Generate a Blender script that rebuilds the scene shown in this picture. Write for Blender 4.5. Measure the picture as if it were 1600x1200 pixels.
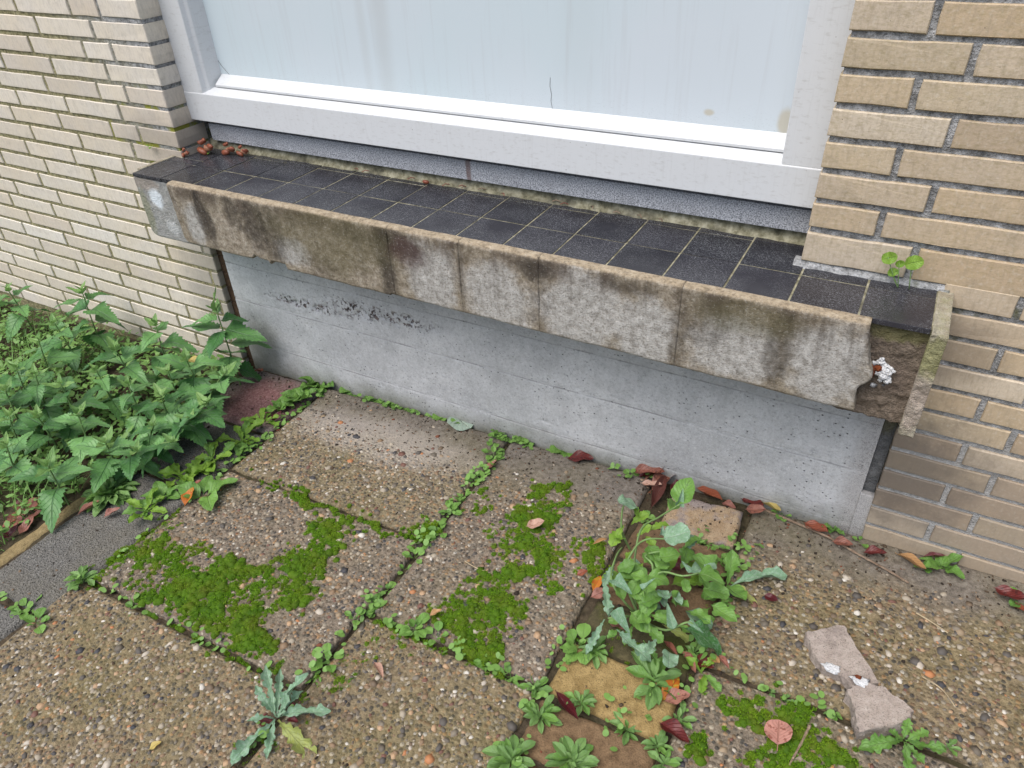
import bpy, bmesh, math, random
import numpy as np
from mathutils import Vector, Matrix
for o in list(bpy.data.objects): bpy.data.objects.remove(o)
scene = bpy.context.scene
COL = scene.collection
R = math.radians

# ------------------------------------------------------------ camera
cam_d = bpy.data.cameras.new('camera'); cam = bpy.data.objects.new('camera', cam_d); COL.objects.link(cam)
cam.location = (1.2142, -1.2230, 0.5802)
cam.rotation_euler = (0.95255, 0.03914, 0.49701)
cam_d.sensor_fit = 'HORIZONTAL'; cam_d.sensor_width = 36.0; cam_d.lens = 25.784
cam_d.clip_start = 0.02; cam_d.clip_end = 300
scene.camera = cam
# ------------------------------------------------------------ sky, overcast sun, exposure
SUN_EL, SUN_AZ = 62.0, 200.0
world = bpy.data.worlds.new('World'); scene.world = world; world.use_nodes = True
wn = world.node_tree; wn.nodes.clear()
wo = wn.nodes.new('ShaderNodeOutputWorld'); wb = wn.nodes.new('ShaderNodeBackground'); ws = wn.nodes.new('ShaderNodeTexSky')
ws.sky_type = 'NISHITA'; ws.sun_disc = False
ws.sun_elevation = R(SUN_EL); ws.sun_rotation = R(SUN_AZ)
ws.air_density = 1.0; ws.dust_density = 3.0; ws.ozone_density = 1.0; ws.altitude = 0
wb.inputs['Strength'].default_value = 0.10
wn.links.new(ws.outputs[0], wb.inputs[0]); wn.links.new(wb.outputs[0], wo.inputs[0])
sun_d = bpy.data.lights.new('sun', 'SUN'); sun = bpy.data.objects.new('sun', sun_d); COL.objects.link(sun)
sun_d.energy = 1.5; sun_d.angle = R(55); sun_d.color = (1.0, 0.99, 0.97)
_d = Vector((math.sin(R(SUN_AZ)) * math.cos(R(SUN_EL)), math.cos(R(SUN_AZ)) * math.cos(R(SUN_EL)), math.sin(R(SUN_EL))))
sun.rotation_euler = _d.to_track_quat('Z', 'Y').to_euler(); sun.location = (0, -4, 6)
scene.view_settings.view_transform = 'Standard'; scene.view_settings.look = 'None'
scene.view_settings.exposure = 0.98; scene.view_settings.gamma = 1.0; scene.view_settings.use_curve_mapping = False
scene.render.engine = 'CYCLES'
scene.cycles.max_bounces = 5; scene.cycles.diffuse_bounces = 3; scene.cycles.glossy_bounces = 2; scene.cycles.transmission_bounces = 2

# ------------------------------------------------------------ helpers
rng = np.random.default_rng(7); random.seed(7)
_T = np.random.default_rng(3).random((256, 256))
def vn(x, y, seed=0):
    x = np.asarray(x, float) + seed * 17.3; y = np.asarray(y, float) + seed * 5.7
    xi = np.floor(x).astype(int); yi = np.floor(y).astype(int); fx = x - xi; fy = y - yi
    fx = fx * fx * (3 - 2 * fx); fy = fy * fy * (3 - 2 * fy)
    g = lambda a, b: _T[a % 256, b % 256]
    return (g(xi, yi) * (1 - fx) + g(xi + 1, yi) * fx) * (1 - fy) + (g(xi, yi + 1) * (1 - fx) + g(xi + 1, yi + 1) * fx) * fy
def fbm(x, y, seed=0, o=4):
    v = 0; a = .5; x = np.asarray(x, float); y = np.asarray(y, float)
    for k in range(o): v = v + a * vn(x * 2 ** k, y * 2 ** k, seed + k * 3); a *= .5
    return v
GM, GB = 0.0449, -0.6218
def gz(x): return GM * x + GB

def link(o, parent=None):
    COL.objects.link(o)
    if parent is not None: o.parent = parent
    return o
def tag(o, label=None, cat=None, group=None, kind=None):
    if label: o['label'] = label
    if cat: o['category'] = cat
    if group: o['group'] = group
    if kind: o['kind'] = kind
    return o
def empty(name, loc=(0, 0, 0)):
    o = bpy.data.objects.new(name, None); o.location = loc; o.empty_display_size = .02
    return link(o)
def mesh(name, v, f, mat=None, smooth=False):
    me = bpy.data.meshes.new(name); me.from_pydata([tuple(map(float, p)) for p in v], [], [tuple(map(int, q)) for q in f])
    if smooth: me.polygons.foreach_set('use_smooth', [True] * len(me.polygons))
    if mat: me.materials.append(mat)
    me.update(); return me
def npmesh(name, V, F, mat=None, smooth=False):
    """V (n,3); F (m,k) all faces same size"""
    V = np.asarray(V, np.float32); F = np.asarray(F, np.int32); k = F.shape[1]
    me = bpy.data.meshes.new(name)
    me.vertices.add(len(V)); me.vertices.foreach_set('co', V.ravel())
    me.loops.add(F.size); me.loops.foreach_set('vertex_index', F.ravel())
    me.polygons.add(len(F)); me.polygons.foreach_set('loop_start', np.arange(0, F.size, k, dtype=np.int32))
    me.polygons.foreach_set('loop_total', np.full(len(F), k, np.int32))
    if smooth: me.polygons.foreach_set('use_smooth', np.ones(len(F), bool))
    if mat: me.materials.append(mat)
    me.update(calc_edges=True); me.validate(); return me
def obj(name, me, parent=None, loc=(0, 0, 0), rot=None):
    o = bpy.data.objects.new(name, me); o.location = loc
    if rot: o.rotation_euler = rot
    return link(o, parent)
def grid_faces(nu, nv, off=0):
    i = np.arange(nu - 1)[:, None]; j = np.arange(nv - 1)[None, :]
    a = (i * nv + j).ravel() + off
    return np.stack([a, a + nv, a + nv + 1, a + 1], 1)
def box_mesh(name, x0, x1, y0, y1, z0, z1, mat=None, bev=0.002):
    bm = bmesh.new(); bmesh.ops.create_cube(bm, size=1)
    for v in bm.verts:
        v.co = ((x0 + x1) / 2 + v.co.x * (x1 - x0), (y0 + y1) / 2 + v.co.y * (y1 - y0), (z0 + z1) / 2 + v.co.z * (z1 - z0))
    if bev: bmesh.ops.bevel(bm, geom=bm.edges[:], offset=bev, segments=2, affect='EDGES', profile=.6)
    me = bpy.data.meshes.new(name); bm.to_mesh(me); bm.free()
    if mat: me.materials.append(mat)
    return me
def tube(name, pts, radii, mat=None, n=7):
    V = []; F = []; pts = [Vector(p) for p in pts]
    for i, p in enumerate(pts):
        d = (pts[min(i + 1, len(pts) - 1)] - pts[max(i - 1, 0)]).normalized()
        a = d.orthogonal().normalized() if abs(d.z) < .95 else Vector((1, 0, 0)).cross(d).normalized()
        a = (Vector((0, 0, 1)) - d * d.z).normalized() if abs(d.z) < .95 else a
        b = d.cross(a); r = radii[i] if hasattr(radii, '__len__') else radii
        for k in range(n):
            t = 2 * math.pi * k / n; V.append(p + a * math.cos(t) * r + b * math.sin(t) * r)
    for i in range(len(pts) - 1):
        for k in range(n): F.append((i * n + k, i * n + (k + 1) % n, (i + 1) * n + (k + 1) % n, (i + 1) * n + k))
    F.append(tuple(range(n))[::-1]); F.append(tuple((len(pts) - 1) * n + k for k in range(n)))
    return mesh(name, V, F, mat, True)
def smooth_path(pts, m=5):
    pts = [Vector(p) for p in pts]; out = []
    for i in range(len(pts) - 1):
        p0 = pts[max(i - 1, 0)]; p1 = pts[i]; p2 = pts[i + 1]; p3 = pts[min(i + 2, len(pts) - 1)]
        for k in range(m):
            t = k / m
            out.append(.5 * ((2 * p1) + (p2 - p0) * t + (2 * p0 - 5 * p1 + 4 * p2 - p3) * t * t + (3 * p1 - p0 - 3 * p2 + p3) * t ** 3))
    out.append(pts[-1]); return out

# ------------------------------------------------------------ material helper
class Mt:
    def __init__(s, name):
        s.m = bpy.data.materials.new(name); s.m.use_nodes = True; s.t = s.m.node_tree; s.t.nodes.clear()
        s.o = s.t.nodes.new('ShaderNodeOutputMaterial'); s.b = s.t.nodes.new('ShaderNodeBsdfPrincipled')
        s.t.links.new(s.b.outputs[0], s.o.inputs[0]); s.g = s.t.nodes.new('ShaderNodeNewGeometry')
        s.P = s.g.outputs['Position']; s._s = None; s._nc = {}
    def put(s, sock, v):
        if v is None: return
        if isinstance(v, bpy.types.NodeSocket): s.t.links.new(v, sock)
        else:
            if hasattr(sock.default_value, '__len__') and not hasattr(v, '__len__'): v = (v,) * len(sock.default_value)
            if hasattr(sock.default_value, '__len__') and len(sock.default_value) == 4 and len(v) == 3: v = tuple(v) + (1,)
            sock.default_value = v
    def n(s, typ, **k):
        nd = s.t.nodes.new(typ)
        for a, b in k.items(): setattr(nd, a, b)
        return nd
    def scaled(s, sc, vec=None, loc=(0, 0, 0)):
        m = s.n('ShaderNodeMapping'); s.put(m.inputs['Vector'], vec or s.P); m.inputs['Scale'].default_value = sc; m.inputs['Location'].default_value = loc
        return m.outputs[0]
    def noise(s, scale, detail=4, rough=.55, vec=None, dist=0, col=False):
        key = (scale, detail, rough, dist, col)
        if vec is None and key in s._nc: return s._nc[key]
        nd = s.n('ShaderNodeTexNoise'); s.put(nd.inputs['Vector'], vec or s.P)
        if vec is None: s._nc[key] = nd.outputs['Color' if col else 'Fac']; nd.inputs['Scale'].default_value = scale
        nd.inputs['Detail'].default_value = detail; nd.inputs['Roughness'].default_value = rough; nd.inputs['Distortion'].default_value = dist
        return nd.outputs['Color' if col else 'Fac']
    def vor(s, scale, vec=None, feat='F1', out='Distance', rnd=1):
        nd = s.n('ShaderNodeTexVoronoi', feature=feat); s.put(nd.inputs['Vector'], vec or s.P); nd.inputs['Scale'].default_value = scale
        nd.inputs['Randomness'].default_value = rnd
        return nd.outputs[out]
    def ramp(s, f, stops, interp='LINEAR'):
        nd = s.n('ShaderNodeValToRGB'); s.put(nd.inputs[0], f); e = nd.color_ramp.elements; nd.color_ramp.interpolation = interp
        while len(e) < len(stops): e.new(.5)
        for el, (p, c) in zip(e, stops):
            el.position = p; el.color = (c, c, c, 1) if not hasattr(c, '__len__') else tuple(c) + (1,)
        return nd.outputs[0]
    def mix(s, f, a, b, mode='MIX'):
        nd = s.n('ShaderNodeMix', data_type='RGBA', blend_type=mode, clamp_factor=True)
        s.put(nd.inputs[0], f); s.put(nd.inputs[6], a); s.put(nd.inputs[7], b); return nd.outputs[2]
    def ma(s, op, a, b=None, c=None, clamp=False):
        nd = s.n('ShaderNodeMath', operation=op, use_clamp=clamp); s.put(nd.inputs[0], a); s.put(nd.inputs[1], b); s.put(nd.inputs[2], c); return nd.outputs[0]
    def mr(s, v, a, b, c=0, d=1, smooth=False):
        nd = s.n('ShaderNodeMapRange'); nd.clamp = True
        if smooth: nd.interpolation_type = 'SMOOTHSTEP'
        s.put(nd.inputs[0], v)
        for i, q in enumerate((a, b, c, d)): nd.inputs[i + 1].default_value = q
        return nd.outputs[0]
    def xyz(s, i, vec=None):
        if vec is None:
            if s._s is None: s._s = s.n('ShaderNodeSeparateXYZ'); s.t.links.new(s.P, s._s.inputs[0])
            return s._s.outputs[i]
        nd = s.n('ShaderNodeSeparateXYZ'); s.put(nd.inputs[0], vec); return nd.outputs[i]
    def oi(s): return s.n('ShaderNodeObjectInfo').outputs['Random']
    def blob(s, cx, cz, rx, rz, soft=.6, ax=(0, 2), warp=.5, ws=12):
        """irregular elliptical stain mask in world metres"""
        a = s.ma('DIVIDE', s.ma('SUBTRACT', s.xyz(ax[0]), cx), rx); b = s.ma('DIVIDE', s.ma('SUBTRACT', s.xyz(ax[1]), cz), rz)
        d = s.ma('SQRT', s.ma('ADD', s.ma('MULTIPLY', a, a), s.ma('MULTIPLY', b, b)))
        if warp: d = s.ma('ADD', d, s.ma('MULTIPLY', s.ma('SUBTRACT', s.noise(ws, 4, .65), .5), warp * 2))
        return s.mr(d, 1 + soft / 2, 1 - soft / 2, 0, 1, True)
    def bump(s, h, strength=.5, dist=.002, nrm=None):
        nd = s.n('ShaderNodeBump'); nd.inputs['Strength'].default_value = strength; nd.inputs['Distance'].default_value = dist
        s.put(nd.inputs['Height'], h); s.put(nd.inputs['Normal'], nrm); return nd.outputs[0]
    def fin(s, col, rough=.8, nrm=None, spec=.3, trans=0, **k):
        s.put(s.b.inputs['Base Color'], col); s.put(s.b.inputs['Roughness'], rough); s.put(s.b.inputs['Specular IOR Level'], spec)
        s.put(s.b.inputs['Normal'], nrm)
        for a, b in k.items(): s.put(s.b.inputs[a.replace('_', ' ')], b)
        if trans:
            tr = s.n('ShaderNodeBsdfTranslucent'); s.put(tr.inputs[0], col); mx = s.n('ShaderNodeMixShader'); mx.inputs[0].default_value = trans
            s.t.links.new(s.b.outputs[0], mx.inputs[1]); s.t.links.new(tr.outputs[0], mx.inputs[2]); s.t.links.new(mx.outputs[0], s.o.inputs[0])
        return s.m

# ------------------------------------------------------------ materials: walls
def brick_mat(name, stops, dirt, side):
    m = Mt(name); r = m.oi()
    c = m.ramp(r, stops)
    c = m.mix(m.mr(m.ma('FRACT', m.ma('MULTIPLY', r, 7.31)), .0, 1, 0, .75 if side == 'R' else .4), c, m.mix(1, c, (.92, .84, .74), 'MULTIPLY'))
    c = m.mix(m.mr(m.ma('FRACT', m.ma('MULTIPLY', r, 13.7)), .74, .84, 0, .75 if side == 'R' else .45), c, m.mix(1, c, (.76, .71, .68), 'MULTIPLY'))
    big = m.noise(9, 5, .6); st = m.noise(1, 5, .65, m.scaled((38, 38, 9)))
    c = m.mix(m.mr(big, .35, .7, 0, .55), c, m.mix(1, c, (1.06, 1.0, .86), 'MULTIPLY'))
    c = m.mix(m.mr(st, .47, .75, 0, .55), c, dirt); c = m.mix(m.mr(m.noise(34, 5, .7), .52, .72, 0, .45), c, dirt)
    fine = m.noise(420, 3, .6); c = m.mix(m.mr(fine, .56, .75, 0, .25), c, (.2, .17, .12))
    c = m.mix(m.mr(m.noise(160, 2, .5), .55, .7, 0, .22), c, (.66, .6, .5))
    tc = m.n('ShaderNodeTexCoord').outputs['Object']; lz = m.xyz(2, tc)
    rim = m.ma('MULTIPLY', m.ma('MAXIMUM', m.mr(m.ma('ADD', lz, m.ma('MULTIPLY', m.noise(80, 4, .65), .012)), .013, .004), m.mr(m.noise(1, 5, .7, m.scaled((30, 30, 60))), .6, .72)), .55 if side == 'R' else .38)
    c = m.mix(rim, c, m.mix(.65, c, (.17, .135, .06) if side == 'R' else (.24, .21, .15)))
    # small dark specks and hair cracks
    sp = m.vor(70); c = m.mix(m.ma('MULTIPLY', m.mr(sp, .07, .03), m.mr(m.noise(14, 2), .5, .6)), c, (.07, .06, .05))
    if side == 'R':
        z = m.xyz(2); x = m.xyz(0)
        low = m.ma('MULTIPLY', m.mr(m.ma('ADD', z, m.ma('MULTIPLY', m.noise(7, 4), .25)), -.13, -.24), 1)
        c = m.mix(m.ma('MULTIPLY', low, .8), c, m.mix(.62, c, (.25, .21, .17)))
        soot = m.blob(1.33, -.37, .12, .12, 1.2, ws=20, warp=.8); c = m.mix(m.ma('MULTIPLY', soot, .62), c, (.09, .078, .068))
        alg = m.ma('MULTIPLY', m.mr(m.noise(1, 5, .65, m.scaled((20, 20, 48))), .47, .66), m.mr(z, -.03, .05)); c = m.mix(m.ma('MULTIPLY', alg, .6), c, m.mix(.5, c, (.2, .165, .05)))
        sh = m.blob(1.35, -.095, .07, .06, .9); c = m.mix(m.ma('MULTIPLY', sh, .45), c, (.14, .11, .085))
    else:
        z = m.xyz(2); x = m.xyz(0)
        wet = m.blob(-.47, -.40, .1, .28, 1.2, warp=.7); c = m.mix(m.ma('MULTIPLY', wet, .5), c, (.2, .19, .17))
        nb = m.blob(-.47, .035, .17, .05, 1.1, warp=.5); c = m.mix(m.ma('MULTIPLY', nb, .5), c, (.24, .20, .155))
    h = m.ma('ADD', m.noise(260, 3, .6), m.ma('MULTIPLY', m.noise(60, 4, .6), 1.4))
    return m.fin(c, .78, m.bump(h, .35, .0012), .25)
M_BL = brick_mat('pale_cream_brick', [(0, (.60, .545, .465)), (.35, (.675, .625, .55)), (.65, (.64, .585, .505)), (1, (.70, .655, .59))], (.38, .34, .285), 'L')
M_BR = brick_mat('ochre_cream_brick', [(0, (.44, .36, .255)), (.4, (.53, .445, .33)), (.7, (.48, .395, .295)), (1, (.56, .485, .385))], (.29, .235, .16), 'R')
def mortar_mat(name, side):
    m = Mt(name); n1 = m.noise(55, 5, .7); n2 = m.noise(330, 3, .6)
    c = m.ramp(n1, [(.33, (.15, .15, .147)), (.5, (.33, .33, .325)), (.68, (.56, .56, .555))])
    c = m.mix(m.mr(m.noise(150, 4, .7), .52, .64, 0, .6), c, (.07, .068, .063)); c = m.mix(m.mr(n2, .5, .7, 0, .4), c, (.09, .09, .085))
    x = m.xyz(0); z = m.xyz(2)
    if side == 'L':
        gm = m.ma('MULTIPLY', m.mr(m.ma('ADD', m.ma('ADD', x, m.ma('MULTIPLY', z, .5)), m.ma('MULTIPLY', m.noise(6, 4), .5)), -.12, -.42), .9)
        c = m.mix(gm, c, m.ramp(m.noise(120, 4), [(.3, (.11, .10, .045)), (.55, (.30, .265, .13)), (.8, (.48, .44, .26))]))
        yg = m.ma('MULTIPLY', m.mr(m.noise(17, 3), .5, .62), m.blob(-.52, .06, .2, .1, .8)); c = m.mix(yg, c, (.27, .27, .05))
    else:
        lo = m.mr(z, -.2, -.3); c = m.mix(m.ma('MULTIPLY', lo, .6), c, (.42, .41, .39))
        gr = m.ma('MULTIPLY', m.mr(m.noise(25, 3), .52, .66), m.blob(1.38, -.02, .14, .07, .8)); c = m.mix(gr, c, (.1, .1, .03))
    return m.fin(c, .95, m.bump(m.ma('ADD', n2, m.ma('MULTIPLY', n1, 2)), .9, .004), .15)
M_ML = mortar_mat('mossy_grey_mortar', 'L'); M_MR = mortar_mat('grey_mortar', 'R')

def white_paint():
    m = Mt('white_gloss_paint'); n = m.noise(30, 4); c = m.mix(m.mr(n, .5, .75, 0, .25), (.60, .61, .61), (.55, .555, .55))
    z = m.xyz(2); st = m.noise(1, 4, .6, m.scaled((55, 55, 3))); c = m.mix(m.ma('MULTIPLY', m.mr(st, .55, .75), .22), c, (.40, .39, .37))
    gr_ = m.ma('MULTIPLY', m.mr(m.noise(1, 5, .65, m.scaled((14, 14, 40))), .54, .72), .35); c = m.mix(gr_, c, (.33, .31, .28))
    sp = m.vor(42); c = m.mix(m.ma('MULTIPLY', m.mr(sp, .05, .025), m.mr(m.noise(8, 2), .5, .6)), c, (.16, .14, .12))
    return m.fin(c, .38, m.bump(m.noise(90, 3), .08, .001), .5)
M_WHITE = white_paint()
def panel_mat():
    m = Mt('pale_blue_panel_paint'); c = m.mix(m.mr(m.noise(2.2, 3), .35, .65), (.53, .605, .63), (.56, .61, .64))
    st = m.noise(1, 4, .6, m.scaled((16, 1, .8))); c = m.mix(m.mr(st, .55, .8, 0, .25), c, (.40, .40, .40))
    for cx, w, k in ((.115, .012, .55), (.165, .022, .75), (.62, .04, .2)):
        b = m.blob(cx, .6, w, .46, 1.4, warp=.5, ws=9); c = m.mix(m.ma('MULTIPLY', b, k * .36), c, (.36, .345, .32))
    low = m.ma('MULTIPLY', m.mr(m.xyz(2), .235, .18), m.mr(m.noise(1, 4, .7, m.scaled((60, 1, 160))), .60, .68)); c = m.mix(m.ma('MULTIPLY', low, .55), c, (.2, .22, .22))
    ye = m.blob(1.003, .20, .012, .02, .8); c = m.mix(m.ma('MULTIPLY', ye, .6), c, (.45, .38, .24))
    ye = m.blob(.87, .205, .01, .006, .8); c = m.mix(m.ma('MULTIPLY', ye, .6), c, (.45, .38, .24))
    return m.fin(c, .32, m.bump(m.noise(25, 3), .05, .001), .5)
M_PANEL = panel_mat()
def granite():
    m = Mt('grey_speckled_stone'); n = m.noise(420, 2, .6); n2 = m.noise(30, 4, .6)
    c = m.ramp(n, [(.36, (.12, .125, .135)), (.5, (.34, .35, .37)), (.66, (.56, .57, .59))]); c = m.mix(m.mr(n2, .5, .75, 0, .5), c, (.2, .2, .205))
    ru = m.blob(.375, .04, .006, .05, .8, warp=.6, ws=40); c = m.mix(m.ma('MULTIPLY', ru, .7), c, (.12, .06, .045))
    return m.fin(c, .7, m.bump(n, .3, .001), .35)
M_GRAN = granite()
def tile_mat():
    m = Mt('black_ledge_tile'); r = m.oi()
    c = m.mix(r, (.014, .014, .018), (.024, .023, .029))
    li = m.ma('MULTIPLY', m.mr(m.noise(1, 3, .6, m.scaled((80, 170, 120), loc=(3, 1, 0)), dist=1.6), .575, .63), m.mr(m.noise(9, 3), .36, .56))
    c = m.mix(m.ma('MULTIPLY', li, .8), c, (.30, .31, .32))
    du = m.mr(m.noise(7, 4), .42, .7); c = m.mix(m.ma('MULTIPLY', du, .2), c, (.08, .08, .09))
    rough = m.ma('ADD', .27, m.ma('MULTIPLY', li, .4))
    return m.fin(c, rough, m.bump(m.ma('ADD', li, m.noise(40, 3)), .08, .0008), .4)
M_TILE = tile_mat()
def grout():
    m = Mt('yellowish_grout'); n = m.noise(60, 4, .65); c = m.ramp(n, [(.3, (.08, .076, .05)), (.45, (.2, .185, .12)), (.68, (.40, .375, .27))]); c = m.mix(m.mr(m.noise(9, 3, .6), .52, .62, 0, .55), c, (.05, .048, .042))
    return m.fin(c, .95, m.bump(m.noise(300, 2), .6, .002), .1)
M_GROUT = grout()
def plate_mat():
    m = Mt('stained_concrete_fascia'); z = m.xyz(2); x = m.xyz(0)
    n1 = m.noise(11, 6, .68); n2 = m.noise(70, 5, .7); n3 = m.noise(520, 2, .6)
    c = m.ramp(n2, [(.30, (.14, .108, .072)), (.5, (.31, .262, .2)), (.70, (.50, .45, .375))])
    c = m.mix(m.mr(n1, .4, .65, 0, .8), c, m.ramp(n2, [(.3, (.12, .095, .062)), (.6, (.27, .225, .155)), (.8, (.4, .35, .27))]))
    # pale washed patches
    pale = None
    for cx, cz, rx, rz in ((.42, -.09, .06, .08), (.575, -.095, .075, .066), (.75, -.09, .08, .08), (.87, -.10, .06, .07), (1.02, -.095, .075, .06), (1.165, -.085, .06, .07), (-.25, -.09, .03, .05), (.05, -.1, .05, .03)):
        b = m.blob(cx, cz, rx, rz, .7, warp=.75, ws=22); pale = b if pale is None else m.ma('MAXIMUM', pale, b)
    pl = m.ramp(n2, [(.32, (.24, .225, .20)), (.5, (.42, .405, .375)), (.70, (.58, .565, .535))]); c = m.mix(m.ma('MULTIPLY', pale, .85), c, pl)
    # dark run-off streaks below the rim
    st = m.noise(1, 5, .6, m.scaled((11, 11, 1.6))); runs = m.ma('MULTIPLY', m.mr(st, .52, .66), m.mr(m.ma('ADD', z, m.ma('MULTIPLY', n1, .12)), -.09, .03))
    c = m.mix(m.ma('MULTIPLY', runs, .5), c, (.065, .052, .04))
    top = m.ma('MULTIPLY', m.mr(m.ma('ADD', z, m.ma('MULTIPLY', n2, .03)), -.028, -.003), m.mr(m.noise(16, 4), .42, .6)); c = m.mix(m.ma('MULTIPLY', top, .75), c, (.075, .055, .04))
    for cx, cz, rx, rz, k in ((-.215, -.05, .015, .06, 1), (-.195, -.085, .013, .05, .9), (-.045, -.055, .035, .06, .95), (.005, -.07, .028, .07, .8), (-.11, -.035, .022, .04, .75), (.315, -.075, .022, .10, .95), (.36, -.03, .05, .025, .9), (.655, -.022, .035, .022, .95), (.13, -.12, .05, .03, .4), (.25, -.03, .06, .02, .5), (.83, -.02, .05, .014, .6), (.495, -.06, .007, .08, .5), (.665, -.08, .02, .09, .3), (.93, -.08, .016, .1, .5), (1.095, -.07, .02, .08, .7), (.98, -.05, .04, .05, .45)):
        b = m.blob(cx, cz, rx, rz, .9, warp=.7, ws=34); c = m.mix(m.ma('MULTIPLY', b, k * .82), c, m.ramp(n2, [(.35, (.014, .012, .012)), (.7, (.075, .06, .045))]))
    gr = m.ma('MAXIMUM', m.blob(.17, -.05, .16, .07, 1, warp=.7, ws=14), m.blob(1.03, -.03, .08, .03, 1, warp=.7)); c = m.mix(m.ma('MULTIPLY', gr, .45), c, (.095, .085, .03))
    rd = m.blob(.37, -.045, .045, .03, .8, warp=.6, ws=30); c = m.mix(m.ma('MULTIPLY', rd, .6), c, (.065, .03, .03))
    tp = m.mr(m.xyz(2, m.g.outputs['Normal']), .45, .8); c = m.mix(tp, c, m.ramp(n2, [(.3, (.19, .15, .1)), (.5, (.33, .265, .18)), (.75, (.44, .37, .27))]))
    n4 = m.noise(210, 3, .65); c = m.mix(m.mr(n4, .53, .66, 0, .55), c, (.09, .07, .05)); c = m.mix(m.mr(n3, .55, .75, 0, .5), c, (.11, .09, .07)); c = m.mix(m.mr(n4, .43, .33, 0, .22), c, (.55, .52, .47))
    return m.fin(c, .92, m.bump(m.ma('ADD', m.ma('MULTIPLY', n2, 1.6), n3), .6, .003), .2)
M_PLATE = plate_mat()
def core_mat(name, a, b, wht):
    m = Mt(name); n = m.noise(45, 6, .7); n3 = m.noise(400, 2, .6); c = m.ramp(n, [(.3, a), (.7, b)])
    c = m.mix(m.mr(n3, .58, .72, 0, .6), c, (.06, .05, .04))
    for q in wht:
        bl = m.blob(*q[:4], .6, warp=.6, ws=60); c = m.mix(m.ma('MULTIPLY', bl, q[5]), c, q[4])
    return m.fin(c, .95, m.bump(m.ma('ADD', m.ma('MULTIPLY', n, 2), n3), .8, .005), .15)
M_CORE = core_mat('rough_brown_concrete', (.10, .078, .058), (.27, .215, .165), [(1.25, -.02, .06, .016, (.14, .14, .045), .6), (1.27, -.1, .02, .03, (.1, .075, .06), .5)])
M_LCORE = core_mat('light_grey_concrete', (.27, .265, .25), (.42, .415, .39), [(-.40, -.055, .022, .025, (.75, .8, .83), .9), (-.37, -.13, .02, .02, (.62, .63, .62), .5), (-.43, -.02, .05, .02, (.33, .27, .22), .6), (-.45, -.1, .018, .06, (.25, .25, .16), .7)])
M_LIP = core_mat('lichen_edge_concrete', (.24, .2, .14), (.46, .42, .32), [(1.31, -.04, .03, .035, (.2, .2, .07), .7), (1.305, -.12, .02, .05, (.40, .32, .28), .5)])
M_EFFLO = core_mat('white_salt_crust', (.5, .5, .5), (.85, .85, .84), [(1.255, -.118, .012, .008, (.05, .05, .055), .9)])
M_RUST = core_mat('rusty_steel', (.10, .025, .012), (.30, .085, .03), [])
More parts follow.
